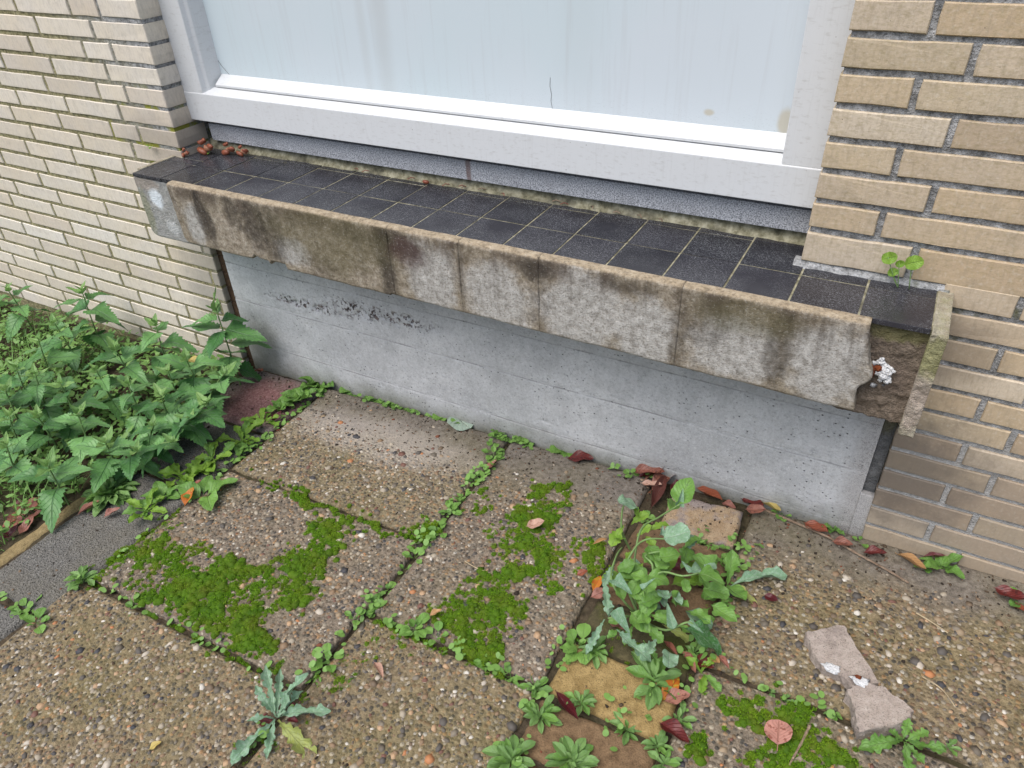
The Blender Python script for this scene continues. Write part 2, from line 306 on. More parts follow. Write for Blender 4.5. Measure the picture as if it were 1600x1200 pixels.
def plinth_mat():
    m = Mt('board_marked_concrete'); z = m.xyz(2); x = m.xyz(0)
    n1 = m.noise(5, 5, .6); n2 = m.noise(60, 5, .65); n3 = m.noise(500, 2, .6)
    c = m.ramp(n1, [(.32, (.40, .402, .402)), (.5, (.50, .502, .50)), (.68, (.58, .578, .57))])
    c = m.mix(m.mr(n2, .5, .75, 0, .3), c, (.34, .345, .355)); n4 = m.noise(190, 3, .65); c = m.mix(m.mr(n4, .54, .68, 0, .5), c, (.2, .2, .2)); c = m.mix(m.mr(n4, .44, .33, 0, .45), c, (.64, .65, .65)); c = m.mix(m.mr(m.noise(22, 4, .65), .48, .66, 0, .35), c, (.32, .32, .315)); c = m.mix(m.mr(m.noise(1, 4, .65, m.scaled((14, 14, 2.5))), .5, .7, 0, .25), c, (.33, .325, .31)); c = m.mix(m.mr(n3, .56, .72, 0, .4), c, (.16, .16, .155))
    br = m.noise(1, 4, .6, m.scaled((9, 9, 120))); c = m.mix(m.mr(br, .52, .7, 0, .22), c, (.52, .53, .53))
    # white brushed wash at the right
    ws_ = m.ma('MULTIPLY', m.mr(m.noise(1, 4, .7, m.scaled((180, 60, 50))), .53, .66), m.blob(1.1, -.42, .26, .1, .9, warp=.5)); c = m.mix(m.ma('MULTIPLY', ws_, .5), c, (.60, .61, .62))
    # bottom dirt / algae
    bd = m.ma('ADD', z, m.ma('MULTIPLY', x, -GM)); dz = m.ma('SUBTRACT', bd, GB)
    alg = m.mr(m.ma('ADD', dz, m.ma('MULTIPLY', m.noise(14, 4, .6), .09)), .105, .03); c = m.mix(m.ma('MULTIPLY', alg, .85), c, m.ramp(n2, [(.3, (.07, .07, .04)), (.7, (.21, .205, .15))]))
    a2 = m.blob(-.34, -.55, .07, .1, 1.1, warp=.6); c = m.mix(m.ma('MULTIPLY', a2, .6), c, (.11, .11, .075))
    # board joints
    for zz in (-.292, -.408, -.548):
        ln = m.mr(m.ma('ABSOLUTE', m.ma('SUBTRACT', m.ma('ADD', z, m.ma('MULTIPLY', m.noise(3, 3), .008)), zz + .004)), .0022, .0008)
        c = m.mix(m.ma('MULTIPLY', m.ma('MULTIPLY', ln, m.mr(m.noise(10, 3), .35, .6)), .55), c, (.12, .115, .11))
    pit = m.ma('MULTIPLY', m.mr(m.vor(75, m.scaled((1, 1, 1.3))), .17, .08), m.mr(m.noise(13, 3, .6), .46, .58)); c = m.mix(pit, c, (.045, .045, .045))
    hon = m.ma('MULTIPLY', m.ma('MAXIMUM', m.blob(-.13, -.365, .13, .014, .8, warp=.8, ws=22), m.blob(.11, -.335, .15, .022, .8, warp=.9, ws=24)), m.mr(m.noise(95, 4, .65), .52, .58)); c = m.mix(hon, c, m.ramp(n2, [(.4, (.035, .03, .03)), (.6, (.16, .12, .11))]))
    rr = m.mr(m.ma('ADD', x, m.ma('MULTIPLY', n2, .04)), 1.255, 1.285); c = m.mix(m.ma('MULTIPLY', rr, .6), c, m.ramp(n3, [(.35, (.12, .11, .1)), (.6, (.45, .42, .40))]))
    h = m.ma('SUBTRACT', m.ma('ADD', n2, m.ma('MULTIPLY', n3, .5)), m.ma('MULTIPLY', m.ma('ADD', pit, hon), 3))
    return m.fin(c, .88, m.bump(h, .55, .002), .25)
M_PLINTH = plinth_mat()
M_EDGEB = core_mat('dark_brown_edge_brick', (.045, .028, .018), (.12, .075, .045), [])
M_SLATE = core_mat('dark_grey_joint_mortar', (.09, .092, .095), (.2, .2, .198), [(1.29, -.28, .012, .03, (.11, .1, .05), .7)])

# ------------------------------------------------------------ materials: ground
def slab_mat(name, tint, alg, agg=1.0):
    m = Mt(name); r = m.oi(); y = m.xyz(1)
    v = m.noise(14, 4, .6); n2 = m.noise(90, 5, .7); n3 = m.noise(600, 2, .6)
    base = m.ramp(n2, [(.30, tuple(k * .38 for k in tint)), (.5, tint), (.72, tuple(min(1, k * 1.65) for k in tint))])
    pc = m.vor(125, out='Color'); pd = m.vor(125)
    pcol = m.ramp(m.xyz(0, pc), [(0, (.05, .048, .045)), (.18, (.11, .09, .07)), (.34, (.2, .13, .075)), (.5, (.16, .14, .11)), (.62, (.33, .2, .1)), (.74, (.3, .26, .2)), (.86, (.44, .38, .29)), (.965, (.46, .43, .37))], 'CONSTANT')
    am = m.ma('MULTIPLY', m.mr(pd, .55, .4), m.mr(m.xyz(1, pc), .25, .3)); clean = m.mr(m.ma('ADD', y, m.ma('MULTIPLY', v, .12)), -.02, -.10)
    c = m.mix(m.ma('MULTIPLY', m.ma('MULTIPLY', am, clean), .85 * agg), base, pcol)
    grey = m.mr(clean, 1, 0); c = m.mix(m.ma('MULTIPLY', grey, .8), c, m.ramp(n2, [(.3, (.085, .073, .062)), (.5, (.165, .145, .125)), (.75, (.27, .25, .22))]))
    c = m.mix(m.ma('MULTIPLY', m.mr(m.noise(5, 4), .45, .7), alg), c, m.mix(.5, c, (.16, .14, .035)))
    c = m.mix(m.mr(n3, .56, .7, 0, .6), c, (.045, .038, .03)); c = m.mix(m.mr(n3, .4, .28, 0, .35), c, (.42, .38, .31))
    h = m.ma('ADD', m.ma('MULTIPLY', m.ma('MULTIPLY', m.mr(pd, .6, .1), clean), 1.4), m.ma('ADD', m.ma('MULTIPLY', n2, 1.2), m.ma('MULTIPLY', n3, .7)))
    return m.fin(c, .9, m.bump(h, .8, .003), .2), m
M_SLAB = slab_mat('exposed_aggregate_concrete', (.20, .155, .092), .6)[0]
M_SLAB_W, _m = slab_mat('washed_aggregate_concrete', (.20, .16, .10), .55)
_pb = _m.blob(.17, -.13, .30, .07, .9, ax=(0, 1), warp=.6, ws=14)   # lime wash band along the plinth
_old = _m.b.inputs['Base Color'].links[0].from_socket
_m.put(_m.b.inputs['Base Color'], _m.mix(_m.ma('MULTIPLY', _pb, .5), _old, (.42, .375, .33)))
M_SLAB_G = slab_mat('greyish_aggregate_concrete', (.19, .152, .112), .4)[0]
def asphalt():
    m = Mt('dark_grey_paving_concrete'); n = m.noise(300, 3, .6); n2 = m.noise(9, 5, .6); v = m.vor(190)
    c = m.ramp(n, [(.3, (.06, .057, .052)), (.55, (.15, .143, .13)), (.75, (.27, .26, .235))]); c = m.mix(m.mr(n2, .4, .7, 0, .6), c, m.mix(.5, c, (.14, .12, .075)))
    return m.fin(c, .92, m.bump(m.ma('ADD', m.mr(v, .5, 0), n), .9, .0035), .2)
M_ASPH = asphalt()
def redtile():
    m = Mt('red_tinted_concrete'); n = m.noise(160, 4, .65); n2 = m.noise(9, 4, .6)
    g = m.ramp(n, [(.3, (.10, .085, .075)), (.55, (.2, .17, .15)), (.75, (.3, .27, .24))]); rd = m.ramp(n, [(.3, (.11, .05, .05)), (.55, (.24, .125, .12)), (.78, (.38, .26, .245))])
    c = m.mix(m.blob(-.24, -.13, .13, .1, .8, ax=(0, 1), warp=.6, ws=12), g, rd)
    return m.fin(c, .92, m.bump(m.ma('ADD', n, m.noise(420, 2)), .9, .003), .2)
M_REDT = redtile()
def pbrick(name, a, b, c3=None):
    m = Mt(name); n = m.noise(70, 5, .7); n3 = m.noise(420, 2, .6); n2 = m.noise(16, 4, .6)
    c = m.ramp(n, [(.3, a), (.72, b)])
    if c3: c = m.mix(m.mr(n2, .5, .6), c, m.ramp(n, [(.3, tuple(k * .6 for k in c3)), (.7, c3)]))
    c = m.mix(m.mr(n3, .56, .7, 0, .6), c, (.04, .033, .02))
    return m.fin(c, .9, m.bump(m.ma('ADD', m.ma('MULTIPLY', n, 2), n3), .7, .003), .2)
M_PB_TAN = pbrick('tan_paving_brick', (.19, .125, .045), (.38, .27, .115)); M_PB_BRN = pbrick('brown_paving_brick', (.11, .068, .036), (.24, .155, .085)); M_PB_DRK = pbrick('mossy_dark_paving_brick', (.05, .045, .024), (.12, .1, .05), (.07, .075, .02)); M_PB_PINK = pbrick('pinkish_paving_brick', (.27, .18, .10), (.42, .32, .21), (.34, .28, .25))
M_DEBRIS = pbrick('pinkish_broken_concrete', (.27, .22, .185), (.43, .37, .32), (.36, .30, .26)); M_KERB = pbrick('ochre_kerb_concrete', (.18, .13, .06), (.34, .26, .13))
def soil():
    m = Mt('dark_soil'); n = m.noise(60, 6, .7); n2 = m.noise(7, 4); c = m.ramp(n, [(.3, (.028, .022, .015)), (.6, (.085, .065, .043)), (.8, (.16, .13, .09))]); c = m.mix(m.mr(n2, .45, .65, 0, .5), c, (.05, .055, .02))
    return m.fin(c, .97, m.bump(n, 1, .008), .1)
M_SOIL = soil()
def pebble_mat():
    m = Mt('river_pebbles'); r = m.g.outputs['Random Per Island']
    c = m.ramp(r, [(0, (.045, .045, .05)), (.07, (.085, .075, .065)), (.2, (.14, .10, .065)), (.33, (.12, .10, .075)), (.46, (.22, .145, .085)), (.56, (.19, .16, .12)), (.66, (.27, .20, .125)), (.74, (.15, .07, .05)), (.80, (.33, .28, .21)), (.87, (.40, .26, .15)), (.925, (.44, .385, .31)), (.965, (.56, .52, .45)), (.985, (.40, .17, .07))], 'CONSTANT')
    c = m.mix(m.mr(m.noise(180, 4, .6), .45, .7, 0, .45), c, m.mix(.6, c, (.13, .10, .07)))
    return m.fin(c, .62, m.bump(m.noise(300, 3), .25, .001), .35)
M_PEB = pebble_mat()
def moss_mat(name, a, b, c_):
    m = Mt(name); r = m.g.outputs['Random Per Island']; n = m.noise(22, 4, .6)
    c = m.mix(r, a, b); c = m.mix(m.mr(n, .42, .66), c, m.mix(.65, c, c_)); c = m.mix(m.mr(m.noise(48, 4, .65), .53, .68, 0, .7), c, m.mix(1, c, (.55, .5, .5), 'MULTIPLY'))
    return m.fin(c, .75, None, .2, .25)
M_MOSS = moss_mat('green_moss_shoots', (.10, .235, .008), (.22, .40, .018), (.25, .35, .02))
M_MOSSB = moss_mat('dark_moss_cushion', (.05, .115, .006), (.095, .185, .010), (.12, .14, .012))
# ------------------------------------------------------------ materials: plants
def leaf_mat(name, a, b, vein, powder_sheen=0, trans=.22, rough=.5, spots=None, sheen=0.0):
    m = Mt(name); uv = m.n('ShaderNodeUVMap').outputs[0]; t = m.xyz(0, uv); s_ = m.xyz(1, uv)
    c = m.mix(m.oi(), a, b)
    sa = m.ma('ABSOLUTE', m.ma('SUBTRACT', s_, .5))
    mid = m.mr(sa, .035, .008); ph = m.ma('FRACT', m.ma('SUBTRACT', m.ma('MULTIPLY', t, 8), m.ma('MULTIPLY', sa, 5)))
    side = m.ma('MULTIPLY', m.mr(m.ma('ABSOLUTE', m.ma('SUBTRACT', ph, .5)), .10, .02), .5)
    vm = m.ma('MAXIMUM', mid, side); c = m.mix(m.ma('MULTIPLY', vm, .55), c, vein)
    c = m.mix(m.mr(m.noise(40, 3), .4, .7, 0, .4), c, m.mix(.7, c, tuple(k * .55 for k in a)))
    if powder_sheen: c = m.mix(m.ma('MULTIPLY', m.mr(m.noise(190, 4, .7), .47, .62), powder_sheen), c, (.5, .6, .53))  # pale flecks: waxy powder on thistles, sky sheen painted into the nettle colour
    if spots: c = m.mix(m.mr(m.noise(150, 3, .6), .55, .62), c, spots)
    return m.fin(c, rough, Sheen_Weight=sheen, Sheen_Roughness=.4, spec=.4, trans=trans, nrm=m.bump(m.ma('ADD', m.ma('MULTIPLY', vm, -1), m.ma('MULTIPLY', m.noise(120, 3), .5)), .8, .002))
M_NET = leaf_mat('nettle_leaf', (.05, .165, .035), (.18, .38, .11), (.035, .10, .03), .06, .22, .38, None, .12)
M_NETY = leaf_mat('young_nettle_leaf', (.17, .32, .085), (.24, .40, .11), (.14, .27, .09), .05, .25, .42)
LM = {'green': leaf_mat('green_weed_leaf', (.115, .25, .04), (.175, .34, .06), (.26, .40, .13), .06), 'glauc': leaf_mat('bluegreen_thistle_leaf', (.165, .30, .17), (.22, .36, .215), (.4, .52, .36), .28, .15),
      'yellow': leaf_mat('yellowing_leaf', (.30, .34, .08), (.36, .38, .1), (.45, .48, .2), .1), 'dark': leaf_mat('dark_green_leaf', (.055, .17, .04), (.065, .2, .05), (.18, .3, .12), .22),
      'bright': leaf_mat('bright_green_leaf', (.18, .34, .035), (.25, .42, .055), (.32, .48, .13), 0, .3), 'spat': leaf_mat('grey_green_leaf', (.14, .27, .065), (.21, .36, .105), (.26, .40, .15), .05), 'round': leaf_mat('seedling_leaf', (.14, .29, .05), (.21, .38, .08), (.25, .40, .12), 0)}
FM = {'darkred': leaf_mat('dark_red_leaf', (.11, .016, .014), (.16, .028, .022), (.07, .01, .01), 0, .1, .38, (.07, .015, .013)), 'red': leaf_mat('red_brown_leaf', (.26, .07, .035), (.32, .10, .05), (.15, .05, .03), 0, .12, .4), 'brown': leaf_mat('brown_leaf', (.24, .085, .055), (.30, .12, .08), (.15, .06, .04), 0, .1, .45, (.14, .05, .035)),
      'tanbrown': leaf_mat('light_brown_leaf', (.38, .17, .10), (.42, .2, .12), (.22, .1, .06), 0, .1), 'darkbrown': leaf_mat('dark_brown_leaf', (.10, .032, .024), (.12, .04, .03), (.06, .02, .015), 0, .05, .4), 'pinkbrown': leaf_mat('pink_brown_leaf', (.32, .135, .10), (.40, .18, .13), (.2, .08, .06), 0, .12, .45, (.2, .075, .05)),
      'maroon': leaf_mat('maroon_leaf', (.085, .012, .016), (.13, .022, .022), (.05, .01, .01), 0, .05, .35), 'tan': leaf_mat('tan_leaf', (.46, .25, .10), (.5, .29, .13), (.3, .15, .06), 0, .15), 'orange': leaf_mat('orange_leaf', (.52, .15, .02), (.58, .2, .03), (.35, .08, .02), 0, .15, .4, (.45, .30, .03)), 'yellow': leaf_mat('pale_yellow_leaf', (.55, .42, .12), (.6, .47, .16), (.4, .3, .1), 0, .2),
      'pale': leaf_mat('pale_pink_leaf', (.50, .30, .22), (.54, .34, .26), (.4, .22, .15), 0, .1, .5, (.36, .18, .12)), 'speckle': leaf_mat('speckled_pink_leaf', (.46, .22, .17), (.46, .22, .17), (.35, .15, .1), 0, .1, .5, (.25, .09, .06)), 'greygreen': leaf_mat('pale_leaf_underside', (.33, .42, .33), (.36, .45, .36), (.45, .5, .4), .2, .1)}
def stem_mat(name, a):
    m = Mt(name); return m.fin(m.mix(m.mr(m.noise(60, 3), .4, .7), a, tuple(k * .6 for k in a)), .6, None, .3)
M_STEM = stem_mat('green_stem', (.17, .27, .09)); M_TWIG = pbrick('twig_bark', (.14, .09, .06), (.36, .27, .19)); M_STRAW = stem_mat('straw', (.5, .40, .25)); M_GRASS = leaf_mat('grass_blade', (.12, .25, .05), (.17, .33, .06), (.2, .35, .1))

# ============================================================ STRUCTURE
# ---- ground sheet (soil)
xs = np.array([-16, -3, -1.7, -.42, 0, 1.3, 2.4, 16.]); ys = np.array([-16, -3, -1.5, -.4, .3, 3.])
V = [(x, y, gz(x) - .022) for x in xs for y in ys]
g = obj('ground', npmesh('ground', V, grid_faces(len(xs), len(ys)), M_SOIL)); tag(g, 'dark soil ground under the paving and the plants', 'ground', kind='structure')

# ---- brick walls
XL, XR, ZB, H = -0.4328, 1.0846, 0.0138, 0.0492
BH, JT = .0398, .0094
def brick_mesh(L, seed, mat, depth=.095):
    """brick, origin at lower left front corner, front face y=0, length along +x; worn uneven arrises"""
    r = np.random.default_rng(seed); nx = max(2, int(L / .035)); P = []
    for i in range(nx): P.append((L * i / nx, 0))
    P += [(L, 0), (L, BH * .5)]
    for i in range(nx): P.append((L - L * i / nx, BH))
    P += [(0, BH), (0, BH * .5)]
    P = np.array(P); n = len(P); J = r.normal(0, .0005, P.shape); P = P + J
    cx = np.array([L / 2, BH / 2]); ins = lambda d: cx + (P - cx) * (1 - 2 * d / np.array([L, BH]))
    V = []; a = ins(.0); 
    V += [(x, depth, z) for x, z in a]; V += [(x, .0022 + abs(e), z) for (x, z), e in zip(a, r.normal(0, .0005, n))]
    b = ins(.0016); V += [(x, e, z) for (x, z), e in zip(b, r.normal(.0002, .0002, n))]
    F = []
    for k in range(2):
        for i in range(n): F.append((k * n + i, k * n + (i + 1) % n, (k + 1) * n + (i + 1) % n, (k + 1) * n + i))
    F.append(tuple(range(2 * n, 3 * n)))
    me = mesh('brick', V, [f[::-1] for f in F], mat)
    bm = bmesh.new(); bm.from_mesh(me); bmesh.ops.recalc_face_normals(bm, faces=bm.faces); bm.to_mesh(me); bm.free()
    return me
_bc = {}
def get_brick(L, mat, k):
    key = (round(L, 3), mat.name, k)
    if key not in _bc: _bc[key] = brick_mesh(L, hash(key) % 9999 if False else int(L * 1e4) + k * 131, mat)
    return _bc[key]
def lay(parent, mat, row, x0, x1):
    L = x1 - x0
    if L < .012: return
    o = obj('brick', get_brick(L, mat, random.randint(0, 4) if abs(L - .21) < .002 else random.randint(0, 1)), parent,
            (x0 + random.uniform(-.0006, .0006), random.uniform(-.0008, .0010), ZB + H * row + JT + random.uniform(-.0004, .0004) - (.0125 if row == 0 and mat is M_BR else 0)))
    o.rotation_euler = (0, random.uniform(-.002, .002), 0)
    if row == 0 and mat is M_BR: o.scale = (1, 1, 1.29)
ROWS_L = range(-14, 13); ROWS_R = range(-13, 13)
wl = empty('brick_wall', (-1.2, .1, -.7)); wl.location = (0, 0, 0)
tag(wl, 'pale cream brick wall on the left, joints tinged green, behind the nettles', 'brick wall')
def row_joints_L(row):
    if row % 2: js = [-.191 - .22 * i for i in range(8)]
    else:
        js = [-.252 - .22 * i for i in range(8)] + ([-.142] if row >= 0 else [-.032])
    return sorted(js)
def lay_rows(parent, mat, rows, x_end, side):
    for row in rows:
        if side == 'L':
            js = [XL + j for j in row_joints_L(row)]; e = [js[0] - .22] + js; xe = XL if row >= -2 else -.4348
            for a, b in zip(e, e[1:] + [xe + .005]):
                if b > x_end: lay(parent, mat, row, a + .005, b - .005)
        else:
            js = [XR + (.105 if row % 2 else .164) + .22 * i for i in range(6)]
            if row < -4: js = [j + .004 for j in js]
            xs0 = XR if row >= 0 else 1.303 + (max(0, -row - 5)) * .0004
            st = xs0 - .005
            for j in js:
                if j - st > .02 and st < x_end: lay(parent, mat, row, st + .005, j - .005)
                st = max(st, j)
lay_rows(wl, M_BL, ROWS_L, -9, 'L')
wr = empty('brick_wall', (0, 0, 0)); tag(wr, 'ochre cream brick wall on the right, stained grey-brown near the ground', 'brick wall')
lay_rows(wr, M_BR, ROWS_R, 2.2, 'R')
# mortar bodies, recessed behind the brick faces
obj('mortar', box_mesh('mortar', -3.2, XL - .0035, .0028, .24, -.82, ZB + H * 13 + JT, M_ML, 0), wl)
obj('mortar', box_mesh('mortar', XR + .0035, 3.2, .0058, .24, .004, ZB + H * 13 + JT, M_MR, 0), wr)
obj('mortar', box_mesh('mortar', 1.306, 3.2, .0050, .24, -.82, .0035, M_MR, 0), wr)
# the same walls going on above the picture: joined courses
def upper(parent, mat, side):
    V = []; F = []
    cube = [(0, 4, 6, 2), (1, 3, 7, 5), (0, 1, 5, 4), (2, 6, 7, 3), (0, 2, 3, 1), (4, 5, 7, 6)]
    for row in range(13, 52):
        z0 = ZB + H * row + JT
        js = sorted([XL + j for j in row_joints_L(row)] + [XL + .005]) if side == 'L' else [XR - .005] + [XR + (.105 if row % 2 else .164) + .22 * i for i in range(6)]
        for a, b in zip(js, js[1:]):
            k = len(V)
            for x in (a + .005, b - .005):
                for y in (0, .09):
                    for z in (z0, z0 + BH): V.append((x, y, z))
            F += [tuple(k + i for i in f) for f in cube]
    o = obj('brick_courses', mesh('upper_bricks', V, F, mat), parent); tag(o, kind='stuff')
    b = box_mesh('upper_mortar', *((-3.2, XL - .005) if side == 'L' else (XR + .005, 3.2)), .0055, .24, ZB + H * 13 + JT + .0005, ZB + H * 52, M_ML if side == 'L' else M_MR, 0)
    obj('mortar', b, parent)
upper(wl, M_BL, 'L'); upper(wr, M_BR, 'R')
# plain wall beyond the bricks that the camera can see
obj('mortar', box_mesh('wall_end', -6, -3.2, .003, .24, -.95, 2.6, M_BL, 0), wl); obj('mortar', box_mesh('wall_end', 3.2, 6, .003, .24, -.82, 2.6, M_BR, 0), wr)
for xx in (XL - .004,):
    pass

# ---- concrete plinth under the ledge
px0, px1, pz0, pz1, py = -.404, 1.2815, -.78, -.10, .012
nx, nz = 420, 170
X, Z = np.meshgrid(np.linspace(px0, px1, nx), np.linspace(pz0, pz1, nz), indexing='ij')
Y = py + .0012 * (fbm(X * 30, Z * 30, 2) - .5) + .003 * (fbm(X * 3, Z * 3, 5) - .5)
for zz in (-.292, -.408, -.548): Y += .0012 * np.exp(-((Z - zz - .004 + .003 * vn(X * 4, 0 * X, 4)) / .0022) ** 2) + .0008 * (Z > zz) * np.sign(math.sin(zz * 90))
hn = (np.exp(-((X + .13) / .12) ** 2 - ((Z + .365) / .014) ** 2) + np.exp(-((X - .11) / .14) ** 2 - ((Z + .335) / .02) ** 2))
Y += np.clip(fbm(X * 60, Z * 60, 9) - .5, 0, 1) * hn * .07
pitm = vn(X * 90, Z * 90, 11); Y += np.clip(pitm - .93, 0, 1) * .05
Vp = np.stack([X, Y, Z], -1).reshape(-1, 3)
pl = empty('concrete_plinth', (0, 0, 0)); tag(pl, 'smooth grey board-marked concrete plinth below the tiled ledge', 'plinth')
obj('face', npmesh('plinth_face', Vp, grid_faces(nx, nz)[:, ::-1], M_PLINTH, True), pl)
obj('core', box_mesh('plinth_core', px0 + .001, px1 - .001, .022, .23, pz0, pz1, M_PLINTH, 0), pl)
for k in range(9):   # brown brick ends closing the gap at the left
    z1 = ZB + H * (-5 - k) - .0005; obj('edge_brick', box_mesh('edge_brick', XL - .004 + random.uniform(0, .001), px0 + .002 + random.uniform(-.003, .0), .017 + random.uniform(0, .003), .10, z1 - .0475, z1, M_EDGEB, .002), pl)
obj('edge_brick', box_mesh('edge_brick_behind', XL - .004, px0 + .003, .024, .10, -.8, -.15, M_EDGEB, 0), pl)
obj('joint_mortar', box_mesh('joint_mortar', px1 - .002, 1.304, .019, .10, -.455, -.16, M_SLATE, .002), pl)
obj('joint_mortar', box_mesh('joint_mortar_low', px1 - .001, 1.309, .0075, .10, -.8, -.4565, M_PLINTH, .002), pl)

# ---- window: painted frame and infill panel
win = empty('window', (0, 0, 0)); tag(win, 'white painted window frame with a pale blue infill panel above the ledge', 'window')
def prof_x(name, prof, x0, x1, mat, bev=.0015):
    """extrude a (y,z) outline along x"""
    n = len(prof); V = [(x0, y, z) for y, z in prof] + [(x1, y, z) for y, z in prof]
    F = [(i, (i + 1) % n, n + (i + 1) % n, n + i) for i in range(n)] + [tuple(range(n))[::-1], tuple(range(n, 2 * n))]
    me = mesh(name, V, F, mat); bm = bmesh.new(); bm.from_mesh(me); bmesh.ops.recalc_face_normals(bm, faces=bm.faces)
    if bev: bmesh.ops.bevel(bm, geom=[e for e in bm.edges if e.calc_face_angle(0) > .3], offset=bev, segments=2, affect='EDGES', profile=.5)
    bm.to_mesh(me); bm.free(); return me
def prof_z(name, prof, z0, z1, mat, bev=.0015):
    n = len(prof); V = [(x, y, z0) for x, y in prof] + [(x, y, z1) for x, y in prof]
    F = [(i, (i + 1) % n, n + (i + 1) % n, n + i) for i in range(n)] + [tuple(range(n))[::-1], tuple(range(n, 2 * n))]
    me = mesh(name, V, F, mat); bm = bmesh.new(); bm.from_mesh(me); bmesh.ops.recalc_face_normals(bm, faces=bm.faces)
    if bev: bmesh.ops.bevel(bm, geom=[e for e in bm.edges if e.calc_face_angle(0) > .3], offset=bev, segments=2, affect='EDGES', profile=.5)
    bm.to_mesh(me); bm.free(); return me
FX0, FX1 = XL - .02, XR + .03
obj('bottom_rail', prof_x('bottom_rail', [(.06, .079), (.06, .1465), (.0865, .157), (.14, .157), (.14, .079)], FX0, FX1, M_WHITE), win)
obj('glazing_bead', prof_x('glazing_bead', [(.0868, .1588), (.0862, .1645), (.114, .1835), (.125, .1835), (.125, .1588)], -.3445, 1.013, M_WHITE, .001), win)
st = obj('stile', prof_z('stile_left', [(FX0, .0615), (-.3675, .0615), (-.3625, .072), (-.356, .078), (-.346, .114), (-.346, .15), (FX0, .15)], .1468, 2.5, M_WHITE), win)
obj('stile', prof_z('stile_right', [(1.0155, .0615), (FX1, .0615), (FX1, .15), (1.0125, .15), (1.0125, .114)], .1468, 2.5, M_WHITE), win)
pan = obj('panel', box_mesh('panel', -.36, 1.02, .1145, .135, .16, 2.5, M_PANEL, 0), win)
obj('top_rail', box_mesh('top_rail', FX0, FX1, .06, .15, 2.5, 2.58, M_WHITE, .002), win)
M_CRACK = stem_mat('dark_hairline', (.07, .065, .06))
def ribbon(name, pts, w, y, mat):
    V = []; F = []
    for i, (x, z) in enumerate(pts): V += [(x - w / 2, y, z), (x + w / 2, y, z)]
    for i in range(len(pts) - 1): F.append((2 * i, 2 * i + 1, 2 * i + 3, 2 * i + 2))
    return mesh(name, V, F, mat)
obj('crack', ribbon('paint_crack', [(.5615, .1835), (.5585, .198), (.560, .21), (.5565, .225), (.5575, .241)], .0007, .1139, M_CRACK), pan)
obj('crack', ribbon('paint_crack2', [(-.345, .214), (-.338, .203), (-.327, .192), (-.318, .1835)], .0016, .1139, M_CRACK), pan)
# lintel far above the picture
lt = obj('lintel', box_mesh('lintel', XL - .1, XR + .1, .0, .24, 2.585, 3.4, M_BL, .003)); tag(lt, 'brick lintel band above the window, out of the picture', 'lintel')
back = obj('inner_wall', box_mesh('inner_wall', -6, 6, .245, .30, -.9, 3.4, M_PLINTH, 0)); tag(back, kind='structure')
# ---- stone strip between frame and ledge
gs = obj('stone_strip', prof_x('stone_strip', [(.084, .0235), (.083, .066), (.14, .066), (.14, .0235)], -.405, XR + .02, M_GRAN, .0015)); tag(gs, 'thin grey speckled stone strip under the white window frame', 'stone strip')

# ---- tiled ledge
led = empty('window_ledge', (0, 0, 0)); tag(led, 'black tiled window ledge with a stained, broken concrete front', 'window ledge')
T, YF, X0 = .10336, -.1351, -.355
def tile_mesh(w, d):
    return box_mesh('tile', 0, w, 0, d, -.009, 0, M_TILE, .0009)
_tm = {}
def tile(x0, x1, y0, y1):
    w, d = round(x1 - x0, 4), round(y1 - y0, 4)
    if (w, d) not in _tm: _tm[(w, d)] = tile_mesh(w, d)
    o = obj('tile', _tm[(w, d)], led, (x0, y0, random.uniform(-.0006, .0006))); o.rotation_euler = (random.uniform(-.003, .003), random.uniform(-.003, .003), 0)
cols = [(-.4575, X0)] + [(X0 + T * k, X0 + T * (k + 1)) for k in range(15)] + [(X0 + 15 * T, 1.2965)]
GJ = .0016
for ci, (a, b) in enumerate(cols):
    for ri in range(3):
        y0 = YF + ri * T; y1 = min(y0 + T, .0925)
        if ri == 0: pass
        elif ri == 1 and b > XR + .11: y1 = min(y1, .03)
        elif ri == 2 and a > XR: continue
        x0 = a
        if ri > 0 and ci == 0: x0 = XL + .003 if ri == 2 else a
        if ri == 1 and ci == 0: x0 = a; y1 = -.002
        tile(round(x0 + GJ, 4), round(b - GJ, 4), round(y0 + GJ, 4), round(y1 - GJ, 4))
        if ri == 1 and ci == 0: tile(round(XL + .004, 4), round(b - GJ, 4), .0, round(y0 + T - GJ, 4))
obj('grout', box_mesh('grout', -.4565, 1.297, -.131, .10, -.0085, -.0012, M_GROUT, 0), led)
# mortar fillet at the back of the tiles
nx = 160; V = []; F = []
for i in range(nx):
    x = XL + .002 + (XR + .02 - XL) * i / (nx - 1); e = float(fbm(np.array(x * 40), np.array(1.), 3)) - .5; e2 = float(fbm(np.array(x * 90), np.array(4.), 8)) - .5
    V += [(x, .087 + e * .012, -.001), (x, .094 + e2 * .008, .008 + e * .01), (x, .098, .0215 + e2 * .006), (x, .12, .0215)]
for i in range(nx - 1):
    for k in range(3): F.append((i * 4 + k, (i + 1) * 4 + k, (i + 1) * 4 + k + 1, i * 4 + k + 1))
obj('mortar_fillet', mesh('mortar_fillet', V, F, M_GROUT, True), led)
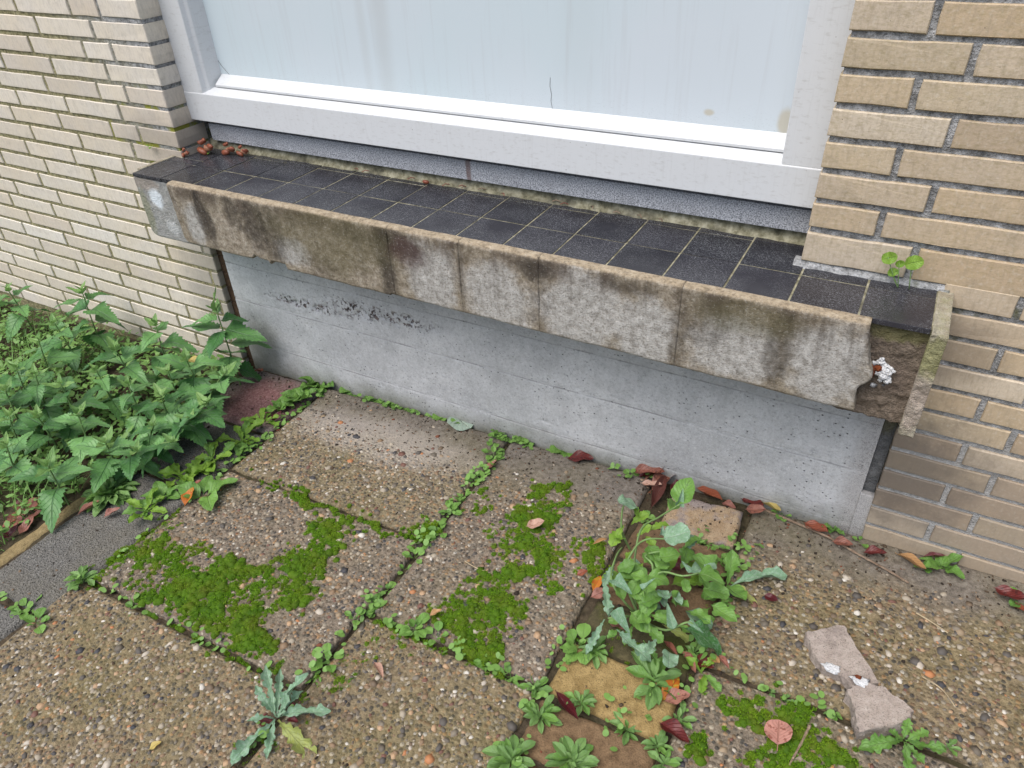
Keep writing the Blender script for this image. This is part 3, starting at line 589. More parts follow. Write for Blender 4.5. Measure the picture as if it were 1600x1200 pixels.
# cement seam where the left end of the ledge meets the brick wall, and under the right wall
obj('cement_seam', box_mesh('cement_seam', -.468, -.4555, -.11, -.001, -.012, .0025, M_LIP, .002), led)
nx = 60; V = []; F = []
for i in range(nx):
    x = XR - .012 + (1.312 - XR + .012) * i / (nx - 1); e = float(fbm(np.array(x * 55), np.array(2.), 6)) - .5
    V += [(x, -.004 + e * .012, -.001), (x, -.0005 + e * .003, .002 + e * .003), (x, .003, .009), (x, .02, .009)]
for i in range(nx - 1):
    for k in range(3): F.append((i * 4 + k, (i + 1) * 4 + k, (i + 1) * 4 + k + 1, i * 4 + k + 1))
obj('mortar_fillet', mesh('wall_fillet', V, F, M_MR, True), led)
# rough core
def rough_box_front(name, x0, x1, z0, z1, y, depth, mat, amp, seed, nx=60, nz=40, corner=0):
    X, Z = np.meshgrid(np.linspace(x0, x1, nx), np.linspace(z0, z1, nz), indexing='ij')
    Yf = y + amp * (fbm(X * 45, Z * 45, seed) - .5) + amp * .5 * (fbm(X * 160, Z * 160, seed + 4) - .5)
    if corner:   # rounded lower left corner
        dx = np.clip(corner - (X - x0), 0, corner); dz = np.clip(corner - (Z - z0), 0, corner); rr = np.sqrt(dx ** 2 + dz ** 2)
        k = np.where(rr > corner, corner / np.maximum(rr, 1e-6), 1); X = x0 + np.where(X - x0 < corner, corner - dx * k, X - x0); Z = z0 + np.where(Z - z0 < corner, corner - dz * k, Z - z0)
    A = np.stack([X, Yf, Z], -1); B = np.stack([X, np.full_like(X, y + depth), Z], -1)
    V = [A.reshape(-1, 3)]; F = [grid_faces(nx, nz)[:, ::-1]]; off = nx * nz
    ring = [(i, 0) for i in range(nx)] + [(nx - 1, j) for j in range(1, nz)] + [(i, nz - 1) for i in range(nx - 2, -1, -1)] + [(0, j) for j in range(nz - 2, 0, -1)]
    ia = np.array([i * nz + j for i, j in ring]); V.append(B.reshape(-1, 3)[ia]); n = len(ring)
    ib = off + np.arange(n); F.append(np.stack([ia, np.roll(ia, -1), np.roll(ib, -1), ib], 1)[:, ::-1])
    me = npmesh(name, np.concatenate(V), np.concatenate(F), mat, False)
    bm = bmesh.new(); bm.from_mesh(me); bmesh.ops.recalc_face_normals(bm, faces=bm.faces)
    for f in bm.faces: f.smooth = True
    bm.to_mesh(me); bm.free(); return me
obj('core', box_mesh('ledge_core', -.452, 1.298, -.108, .10, -.155, -.0095, M_CORE, 0), led)
obj('end_block', rough_box_front('left_end', -.4605, -.27, -.1625, -.0105, -.131, .10, M_LCORE, .003, 3, 60, 50, .022), led)
obj('broken_end', rough_box_front('right_core', 1.19, 1.2985, -.180, -.0105, -.124, .10, M_CORE, .012, 12, 60, 70), led)
ey = rough_box_front('end_lip', 1.2965, 1.3185, -.186, .0, -.147, .152, M_LIP, .010, 21, 14, 90); obj('end_lip', ey, led)
# salt crust with a rusty bar end
def lump(name, c, r, sq, amp, seed, mat, sub=3, freq=1.4):
    bm = bmesh.new(); bmesh.ops.create_icosphere(bm, subdivisions=sub, radius=1)
    for v in bm.verts:
        p = v.co; k = 1 + amp * (float(fbm(np.array(p.x * freq + p.z * .7 + 9), np.array(p.y * freq + p.z * .9), seed)) - .5) * 2
        v.co = Vector((c[0] + p.x * r * sq[0] * k, c[1] + p.y * r * sq[1] * k, c[2] + p.z * r * sq[2] * k))
    me = bpy.data.meshes.new(name); bm.to_mesh(me); bm.free(); me.materials.append(mat)
    me.polygons.foreach_set('use_smooth', [True] * len(me.polygons)); return me
bmS = bmesh.new(); rS = random.Random(4)
for k in range(46):
    a_ = rS.uniform(0, 6.28); q_ = rS.random() ** .6; sr = rS.uniform(.0025, .0065) * (1.2 - .6 * q_)
    bmesh.ops.create_icosphere(bmS, subdivisions=2, radius=sr, matrix=Matrix.Translation((1.2485 + math.cos(a_) * q_ * .017, -.128 - rS.uniform(0, .004), -.092 + math.sin(a_) * q_ * .028)) @ Matrix.Rotation(rS.uniform(0, 3), 4, 'X') @ Matrix.Diagonal((1.2, .8, 1, 1)))
for v in bmS.verts: v.co += Vector((rS.gauss(0, .0005), rS.gauss(0, .0005), rS.gauss(0, .0005)))
meS = bpy.data.meshes.new('salt_crust'); bmS.to_mesh(meS); bmS.free(); meS.materials.append(M_EFFLO); obj('salt_crust', meS, led)
obj('steel_bar_end', lump('steel_bar_end', (1.2415, -.1345, -.083), .0068, (1, .7, .9), .35, 2, M_RUST, 3, 2), led)
obj('rust_stain', lump('rust_stain', (1.232, -.139, -.09), .011, (.7, .5, 1.3), .5, 4, M_RUST, 3, 2), led)
# fascia plates, each cast piece on its own
def bottom(x):
    b = -.146 - .012 * np.clip((x + .3) / 1.5, 0, 1) + .004 * (fbm(x * 20, x * 0, 3) - .5)
    b = b + .013 * np.exp(-((x + .075) / .008) ** 2) + .007 * (np.abs(x + .05) < .018) + np.where((x > -.03) & (x < .02), .008, 0) - np.where((x >= .02) & (x < .31), .004, 0)
    return b
def brk(z):  # broken right edge: x limit as a function of height
    zs = [-.2, -.158, -.150, -.135, -.122, -.112, -.105, -.097, -.088, -.08, -.07, -.055, -.04, -.02, .01]
    xv = [1.224, 1.225, 1.226, 1.222, 1.2215, 1.221, 1.226, 1.234, 1.2375, 1.2355, 1.230, 1.225, 1.222, 1.2165, 1.2145]
    return np.interp(z, zs, xv)
def plate(x0, x1, first=False, last=False, seed=0):
    nx = max(12, int((x1 - x0) / .004)); nz = 44; yf, yb = -.157, -.1365
    s = np.linspace(0, 1, nx)[:, None]; t = np.linspace(0, 1, nz)[None, :]
    xb = x0 + (x1 - x0) * s; zt = .0035 + .0025 * (fbm(xb * 25, xb * 0 + seed, 2) - .5); zb = bottom(xb)
    Z = zt + (zb - zt) * t; X = np.repeat(xb, nz, 1)
    if last: X = x0 + (brk(Z) + .0022 * (vn(Z * 400, Z * 0, 5) - .5) - x0) * s
    if first:
        r = .024; dz = np.clip(r - (Z - zb), 0, r); X = np.maximum(X, x0 + (r - np.sqrt(np.maximum(r * r - dz * dz, 0)))) ; X = X + .012 * np.clip((.0035 - Z) / .15, 0, 1) * (1 - s) * .6
    Y = yf + .0028 * (fbm(X * 35, Z * 35, seed + 1) - .5) + .0012 * (fbm(X * 140, Z * 140, seed + 2) - .5)
    rt = .007; d = np.clip(rt - (zt - Z), 0, rt); Y = Y + (rt - np.sqrt(np.maximum(rt * rt - d * d, 0)))
    rb = .004; d = np.clip(rb - (Z - zb), 0, rb); Y = Y + (rb - np.sqrt(np.maximum(rb * rb - d * d, 0)))
    if x0 > .35 and x0 < 1.0:  # chipped joint edge
        pass
    A = np.stack([X, Y, Z], -1); B = np.stack([X, np.full_like(X, yb), Z], -1)
    ring = [(i, 0) for i in range(nx)] + [(nx - 1, j) for j in range(1, nz)] + [(i, nz - 1) for i in range(nx - 2, -1, -1)] + [(0, j) for j in range(nz - 2, 0, -1)]
    ia = np.array([i * nz + j for i, j in ring]); n = len(ring); off = nx * nz; ib = off + np.arange(n)
    V = np.concatenate([A.reshape(-1, 3), B.reshape(-1, 3)[ia]]); F = np.concatenate([grid_faces(nx, nz), np.stack([ia, np.roll(ia, -1), np.roll(ib, -1), ib], 1)])
    me = npmesh('front_plate', V, F, M_PLATE)
    bm = bmesh.new(); bm.from_mesh(me); bmesh.ops.recalc_face_normals(bm, faces=bm.faces)
    for f in bm.faces: f.smooth = abs(f.normal.x) < .8
    bm.to_mesh(me); bm.free(); return obj('front_plate', me, led)
pj = [-.309, .326, .4935, .6635, .929, 1.23]
for i in range(5):
    plate(pj[i] + (.0002 if i else 0), pj[i + 1] - .0002, i == 0, i == 4, i * 7)

# ============================================================ PAVEMENT
pav = empty('pavement', (0, 0, 0)); tag(pav, 'worn pavement of pebble slabs, grey tiles and odd bricks along the wall', 'pavement', kind='structure')
ico = bmesh.new(); bmesh.ops.create_icosphere(ico, subdivisions=1, radius=1)
ico.verts.ensure_lookup_table(); IV = np.array([v.co[:] for v in ico.verts]); IF = np.array([[v.index for v in f.verts] for f in ico.faces]); ico.free()
keep = IV[IF][:, :, 2].max(1) > -.12; IF = IF[keep]
def slab_surface(x, y, seed, dz, tilt):
    return gz(x) + dz + tilt[0] * x + tilt[1] * y + .0022 * (fbm(x * 14, y * 14, seed) - .5) + .0012 * (fbm(x * 90, y * 90, seed + 5) - .5)
SLABS = {}
def slab(key, x0, x1, y0, y1, mat, dz=0, tilt=(0, 0), seed=1, peb=0, big=0, chip=.005, res=.006, name='paving_slab', thick=.045, rot=0):
    nx = max(6, int((x1 - x0) / res)); ny = max(6, int((y1 - y0) / res)); cx, cy = (x0 + x1) / 2, (y0 + y1) / 2
    X, Y = np.meshgrid(np.linspace(x0, x1, nx), np.linspace(y0, y1, ny), indexing='ij')
    # ragged outline
    ex = chip * (fbm(Y * 30, Y * 0 + seed, 4) - .5); ey = chip * (fbm(X * 30, X * 0 + seed + 9, 6) - .5)
    X = X + ex * np.cos(math.pi * (X - x0) / (x1 - x0)); Y = Y + ey * np.cos(math.pi * (Y - y0) / (y1 - y0))
    c_, s_ = math.cos(rot), math.sin(rot); X, Y = cx + (X - cx) * c_ - (Y - cy) * s_, cy + (X - cx) * s_ + (Y - cy) * c_
    tl = lambda a, b: slab_surface(a, b, seed, dz - tilt[0] * cx - tilt[1] * cy, tilt)
    Z = tl(X, Y)
    ed = np.minimum(np.minimum(np.arange(nx)[:, None], np.arange(nx)[::-1][:, None]) * (x1 - x0) / nx, np.minimum(np.arange(ny)[None, :], np.arange(ny)[::-1][None, :]) * (y1 - y0) / ny)
    rr = .006 + .006 * fbm(X * 40, Y * 40, seed + 2); Z = Z - np.clip(rr - ed, 0, None) ** 2 / rr * .9
    A = np.stack([X, Y, Z], -1).reshape(-1, 3)
    ring = [(i, 0) for i in range(nx)] + [(nx - 1, j) for j in range(1, ny)] + [(i, ny - 1) for i in range(nx - 2, -1, -1)] + [(0, j) for j in range(ny - 2, 0, -1)]
    ia = np.array([i * ny + j for i, j in ring]); n = len(ring); B = A[ia].copy(); B[:, 2] -= thick; ib = len(A) + np.arange(n)
    me = npmesh(name, np.concatenate([A, B]), np.concatenate([grid_faces(nx, ny), np.stack([ia, ib, np.roll(ib, -1), np.roll(ia, -1)], 1)]), mat)
    bm = bmesh.new(); bm.from_mesh(me); bmesh.ops.recalc_face_normals(bm, faces=bm.faces)
    for f in bm.faces: f.smooth = abs(f.normal.z) > .3
    bm.to_mesh(me); bm.free(); o = obj(name, me, pav); SLABS[key] = (x0, x1, y0, y1, tl)
    if peb:
        r = np.random.default_rng(seed * 31); m_ = .008
        area = (x1 - x0) * (y1 - y0); N = int(peb * area); N2 = int(big * area)
        sz = np.concatenate([r.gamma(4.5, .00062, N) + .0011, r.uniform(.006, .0105, N2)]); N = len(sz)
        px = r.uniform(x0 + m_, x1 - m_, N); pyy = r.uniform(y0 + m_, y1 - m_, N)
        k = (pyy < -.075 - .06 * vn(px * 12, px * 0, 3)) | (r.random(N) < .05); px, pyy, sz = px[k], pyy[k], sz[k]; N = len(sz)
        pz = tl(px, pyy); a = r.uniform(0, 6.28, N); asp = r.uniform(.6, 1, N); ht = r.uniform(.3, .55, N); sink = r.uniform(.05, .28, N)
        jit = 1 + .16 * r.standard_normal((N, len(IV)))
        P = IV[None] * jit[:, :, None]
        lx = P[:, :, 0] * sz[:, None]; ly = P[:, :, 1] * (sz * asp)[:, None]; lz = P[:, :, 2] * (sz * ht)[:, None] - (sz * ht * sink)[:, None]
        gx = px[:, None] + lx * np.cos(a)[:, None] - ly * np.sin(a)[:, None]; gy = pyy[:, None] + lx * np.sin(a)[:, None] + ly * np.cos(a)[:, None]
        Vv = np.stack([gx, gy, pz[:, None] + lz], -1).reshape(-1, 3); Ff = (IF[None] + (np.arange(N) * len(IV))[:, None, None]).reshape(-1, 3)
        tag(obj('pebbles', npmesh('pebbles', Vv, Ff, M_PEB, True), o), kind='stuff')
    return o
PB, PG = 5200, 360
slab('S1', -.105, .486, -.371, .006, M_SLAB_W, 0, (0, .004), 1, PB, PG)
slab('S2', -.100, .486, -.764, -.381, M_SLAB_G, .005, (0, -.012), 2, PB, PG, .012)
slab('S3', -.132, .482, -1.172, -.774, M_SLAB, -.002, (0, 0), 3, PB * 1.1, PG)
slab('M1', .498, .866, -.576, .006, M_SLAB_G, .001, (.006, 0), 4, PB * .9, PG)
slab('M2', .494, .868, -1.172, -.588, M_SLAB, -.001, (0, 0), 5, PB, PG)
slab('R1', 1.094, 1.712, -.412, .006, M_SLAB, .002, (0, -.004), 6, PB, PG * 1.6)
slab('R2', 1.098, 1.700, -.815, -.422, M_SLAB_G, .0, (0, 0), 7, PB * .8, PG)
slab('R3', 1.722, 2.32, -.412, .006, M_SLAB, .001, (0, 0), 8); slab('R4', 1.712, 2.31, -.815, -.422, M_SLAB_G, .001, (0, 0), 9)
slab('X1', -.13, .482, -1.575, -1.182, M_SLAB, 0, (0, 0), 10, res=.012); slab('X2', .494, 1.09, -1.575, -1.182, M_SLAB_G, 0, (0, 0), 11, res=.012)
slab('X3', 1.10, 1.70, -1.22, -.825, M_SLAB, 0, (0, 0), 12, res=.012); slab('X4', 1.10, 1.70, -1.63, -1.23, M_SLAB_G, 0, (0, 0), 13, res=.012)
slab('D1', -.335, -.116, -.876, -.475, M_ASPH, -.003, (0, 0), 14, name='paving_tile'); slab('D2', -.345, -.142, -1.28, -.888, M_ASPH, -.004, (0, 0), 15, name='paving_tile')
slab('D3', -.335, -.116, -.466, -.235, M_ASPH, -.002, (0, 0), 16, name='paving_tile')
slab('RT', -.40, -.117, -.226, .004, M_REDT, 0, (0, 0), 17, name='paving_tile')
slab('K1', -.388, -.342, -1.2, -.30, M_KERB, -.006, (0, 0), 18, name='kerb_strip', chip=.016)
bricks = [(-.134, -.030, M_PB_PINK, .010, .06), (-.242, -.142, M_PB_BRN, .002, -.03), (-.352, -.250, M_PB_BRN, -.002, .02), (-.463, -.360, M_PB_DRK, -.004, .0), (-.582, -.474, M_PB_TAN, .002, -.03), (-.694, -.592, M_PB_BRN, -.002, .02), (-.804, -.702, M_PB_BRN, -.002, 0), (-.914, -.812, M_PB_DRK, -.003, .02)]
for i, (a, b, mm, dz, rt) in enumerate(bricks):
    slab('B%d' % i, .882 + (.045 if i == 0 else 0), 1.088 - (.008 if i == 0 else 0), a, b, mm, dz, ((0, .05) if i == 0 else (0, 0)), 30 + i, res=.004, name='paving_brick', chip=.010, rot=rt)
def surf(x, y):
    for x0, x1, y0, y1, tl in SLABS.values():
        if x0 <= x <= x1 and y0 <= y <= y1: return float(tl(np.array(x), np.array(y)))
    return gz(x) - .010

# ------------------------------------------------------------ positions (world metres)
NETTLES = [(-0.944, -0.11, 0.22, 1.0, 'tallest stinging nettle, rising alone against the left brick wall'),
 (-0.366, -0.087, 0.25, 1.0, 'leggy stinging nettle in the wall corner, its leaf touching the concrete plinth'),
 (-0.573, -0.144, 0.2, 1.05, 'bushy stinging nettle just left of the leggy one by the wall corner'),
 (-1.337, -0.135, 0.17, 0.9, 'stinging nettle cut off by the left edge of the picture, against the brick wall'),
 (-0.94, -0.227, 0.17, 0.95, None),
 (-0.615, -0.257, 0.17, 1.0, None),
 (-0.603, -0.335, 0.15, 1.0, None),
 (-0.839, -0.419, 0.15, 1.0, None),
 (-0.24, -0.214, 0.15, 0.95, 'stinging nettle with broad leaves nearest the reddish paving tile'),
 (-0.171, -0.33, 0.15, 0.95, 'small stinging nettle at the right tip of the patch, over the reddish tile'),
 (-0.32, -0.35, 0.15, 0.9, None),
 (-0.407, -0.196, 0.15, 1.0, None),
 (-0.633, -0.42, 0.15, 1.05, None),
 (-0.75, -0.418, 0.15, 0.95, None),
 (-0.753, -0.501, 0.15, 1.0, None),
 (-0.272, -0.424, 0.12, 0.8, None),
 (-0.201, -0.366, 0.12, 0.85, None),
 (-0.509, -0.468, 0.12, 1.1, 'large stinging nettle in the middle of the patch front, spreading two broad leaves'),
 (-0.604, -0.519, 0.12, 1.05, None),
 (-0.327, -0.52, 0.12, 0.95, 'stinging nettle hanging over the kerb strip, above the dense rosette'),
 (-0.381, -0.635, 0.12, 0.95, 'stinging nettle lowest in the patch, hanging over the dark red leaves'),
 (-0.561, -0.627, 0.12, 1.0, None),
 (-0.453, -0.348, 0.15, 0.95, None),
 (-0.677, -0.549, 0.12, 0.95, None),
 (-0.169, -0.448, 0.12, 0.75, None),
 (-0.223, -0.509, 0.12, 0.7, None),
 (-0.401, -0.262, 0.15, 0.9, None),
 (-0.893, -0.309, 0.17, 0.8, None)]
ROSETTES = [(-0.146, 0.016, 0.069, 'broad', 10, 'leafy weed at the plinth end of the joint beside the reddish tile'),
 (-0.138, -0.08, 0.064, 'broad', 10, 'weed with rounded leaves beside the red-tinted tile edge'),
 (-0.156, -0.283, 0.068, 'dand', 12, 'bright green weed with long leaves below the reddish tile'),
 (-0.16, -0.374, 0.07, 'dand', 12, 'bright green broad-leaved weed in the joint, between reddish tile and grey tile'),
 (-0.192, -0.449, 0.07, 'dand', 11, 'broad-leaved weed beside two orange fallen leaves'),
 (-0.079, -0.482, 0.084, 'broad', 4, 'weed with one big scalloped leaf beside the orange leaf'),
 (-0.171, -0.575, 0.061, 'dand', 11, 'pale weed at the right of the dense rosette on the grey tile'),
 (-0.158, -0.201, 0.055, 'dand', 8, 'small bright weed in the joint below the reddish tile corner'),
 (-0.176, -0.416, 0.049, 'dand', 8, 'small bright weed between two larger ones in the left joint'),
 (-0.174, -0.516, 0.052, 'broad', 7, 'round-leaved weed right of the orange leaves in the left joint'),
 (-0.158, -0.131, 0.048, 'broad', 7, 'small broad-leaved weed halfway along the reddish tile edge'),
 (-0.31, -0.569, 0.075, 'spat', 36, 'dense rosette of narrow spoon-shaped leaves on the grey tile below the nettles'),
 (-0.12, -0.777, 0.049, 'spat', 11, 'small rosette at the corner where grey tile and two pebble slabs meet'),
 (-0.166, -0.877, 0.036, 'round', 8, 'low weed in the joint between the two dark grey tiles'),
 (-0.101, -0.89, 0.034, 'round', 6, None),
 (-0.035, 0.054, 0.036, 'round', 4, None),
 (0.065, 0.053, 0.039, 'round', 6, None),
 (0.121, 0.059, 0.039, 'round', 7, None),
 (0.26, 0.051, 0.035, 'round', 5, None),
 (0.341, 0.029, 0.034, 'round', 5, 'weed with drooping leaves at the plinth foot, beside a pale fallen leaf'),
 (0.478, -0.014, 0.058, 'round', 13, 'bushy seedling cluster where the slab joint meets the plinth'),
 (0.527, 0.02, 0.039, 'round', 5, None),
 (0.621, 0.041, 0.035, 'round', 6, 'small weed by the plinth beside two dark red leaves'),
 (1.149, 0.001, 0.028, 'round', 6, None),
 (1.253, 0.001, 0.029, 'broad', 5, 'broad-leaved seedling among red leaves near the plinth end'),
 (1.305, -0.015, 0.022, 'round', 4, None),
 (1.45, -0.019, 0.044, 'broad', 7, 'broad-leaved seedling at the foot of the right brick wall'),
 (1.418, -0.037, 0.02, 'round', 6, None),
 (1.577, -0.058, 0.031, 'round', 4, None),
 (0.483, -0.071, 0.034, 'round', 6, None),
 (0.487, -0.154, 0.029, 'round', 6, None),
 (0.49, -0.225, 0.024, 'round', 6, None),
 (0.498, -0.282, 0.031, 'round', 6, None),
 (0.507, -0.342, 0.027, 'round', 5, None),
 (0.487, -0.372, 0.029, 'round', 5, None),
 (0.498, -0.427, 0.024, 'round', 5, None),
 (0.49, -0.457, 0.022, 'round', 5, None),
 (0.491, -0.519, 0.031, 'round', 4, None),
 (0.489, -0.565, 0.032, 'broad', 6, 'largest seedling in the long joint, with two oval leaves'),
 (0.485, -0.608, 0.023, 'round', 6, None),
 (0.495, -0.701, 0.034, 'round', 7, 'leafy weed between the mossy slab and the bottom slab'),
 (0.488, -0.737, 0.024, 'round', 6, None),
 (0.563, -0.581, 0.026, 'round', 6, None),
 (0.604, -0.576, 0.035, 'round', 7, None),
 (0.648, -0.572, 0.026, 'round', 5, None),
 (0.759, -0.58, 0.023, 'round', 8, None),
 (0.811, -0.581, 0.033, 'round', 7, None),
 (0.228, -0.77, 0.023, 'round', 5, None),
 (0.265, -0.769, 0.017, 'round', 4, None),
 (0.041, -0.772, 0.029, 'round', 5, None),
 (0.887, -0.714, 0.05, 'spat', 14, 'spoon-leaved rosette at the bottom edge, left of the brown brick'),
 (0.891, -0.628, 0.04, 'spat', 12, 'upright spoon-leaved rosette beside the curled brown leaf'),
 (0.86, -0.582, 0.034, 'spat', 8, 'spoon-leaved weed at the left tip of the tan paving brick'),
 (0.946, -0.578, 0.031, 'spat', 9, 'small rosette on the tan paving brick'),
 (0.973, -0.677, 0.052, 'spat', 16, 'spoon-leaved rosette on the brown brick at the bottom edge'),
 (1.028, -0.584, 0.035, 'spat', 9, 'rosette on the joint between tan and brown bricks'),
 (1.085, -0.594, 0.032, 'spat', 8, 'rosette beside the big glossy dark red leaf'),
 (1.1, -0.536, 0.035, 'spat', 6, None),
 (1.101, -0.617, 0.031, 'spat', 7, None),
 (1.042, -0.49, 0.06, 'spat', 10, 'large spoon-leaved rosette beside the orange fallen leaf'),
 (0.926, -0.478, 0.037, 'spat', 9, 'rosette at the left end of the mossy dark brick'),
 (0.897, -0.479, 0.043, 'round', 9, None),
 (1.085, -0.402, 0.032, 'spat', 6, 'small rosette on top of the big dark sow thistle leaf'),
 (1.11, -0.435, 0.042, 'dand', 5, 'small toothed weed beside the long pinkish leaves'),
 (1.081, -0.176, 0.041, 'round', 24, 'clump of tiny round leaves at the right of the sow thistle'),
 (1.092, -0.284, 0.042, 'round', 14, None),
 (1.024, -0.136, 0.03, 'round', 9, None),
 (1.321, -0.413, 0.022, 'spat', 6, None),
 (1.245, -0.421, 0.018, 'spat', 5, None),
 (1.221, -0.417, 0.017, 'spat', 5, None),
 (1.481, -0.405, 0.02, 'spat', 6, None),
 (0.891, -0.12, 0.023, 'round', 5, None),
 (0.935, -0.029, 0.018, 'round', 4, None),
 (0.816, -0.011, 0.024, 'round', 4, None)]
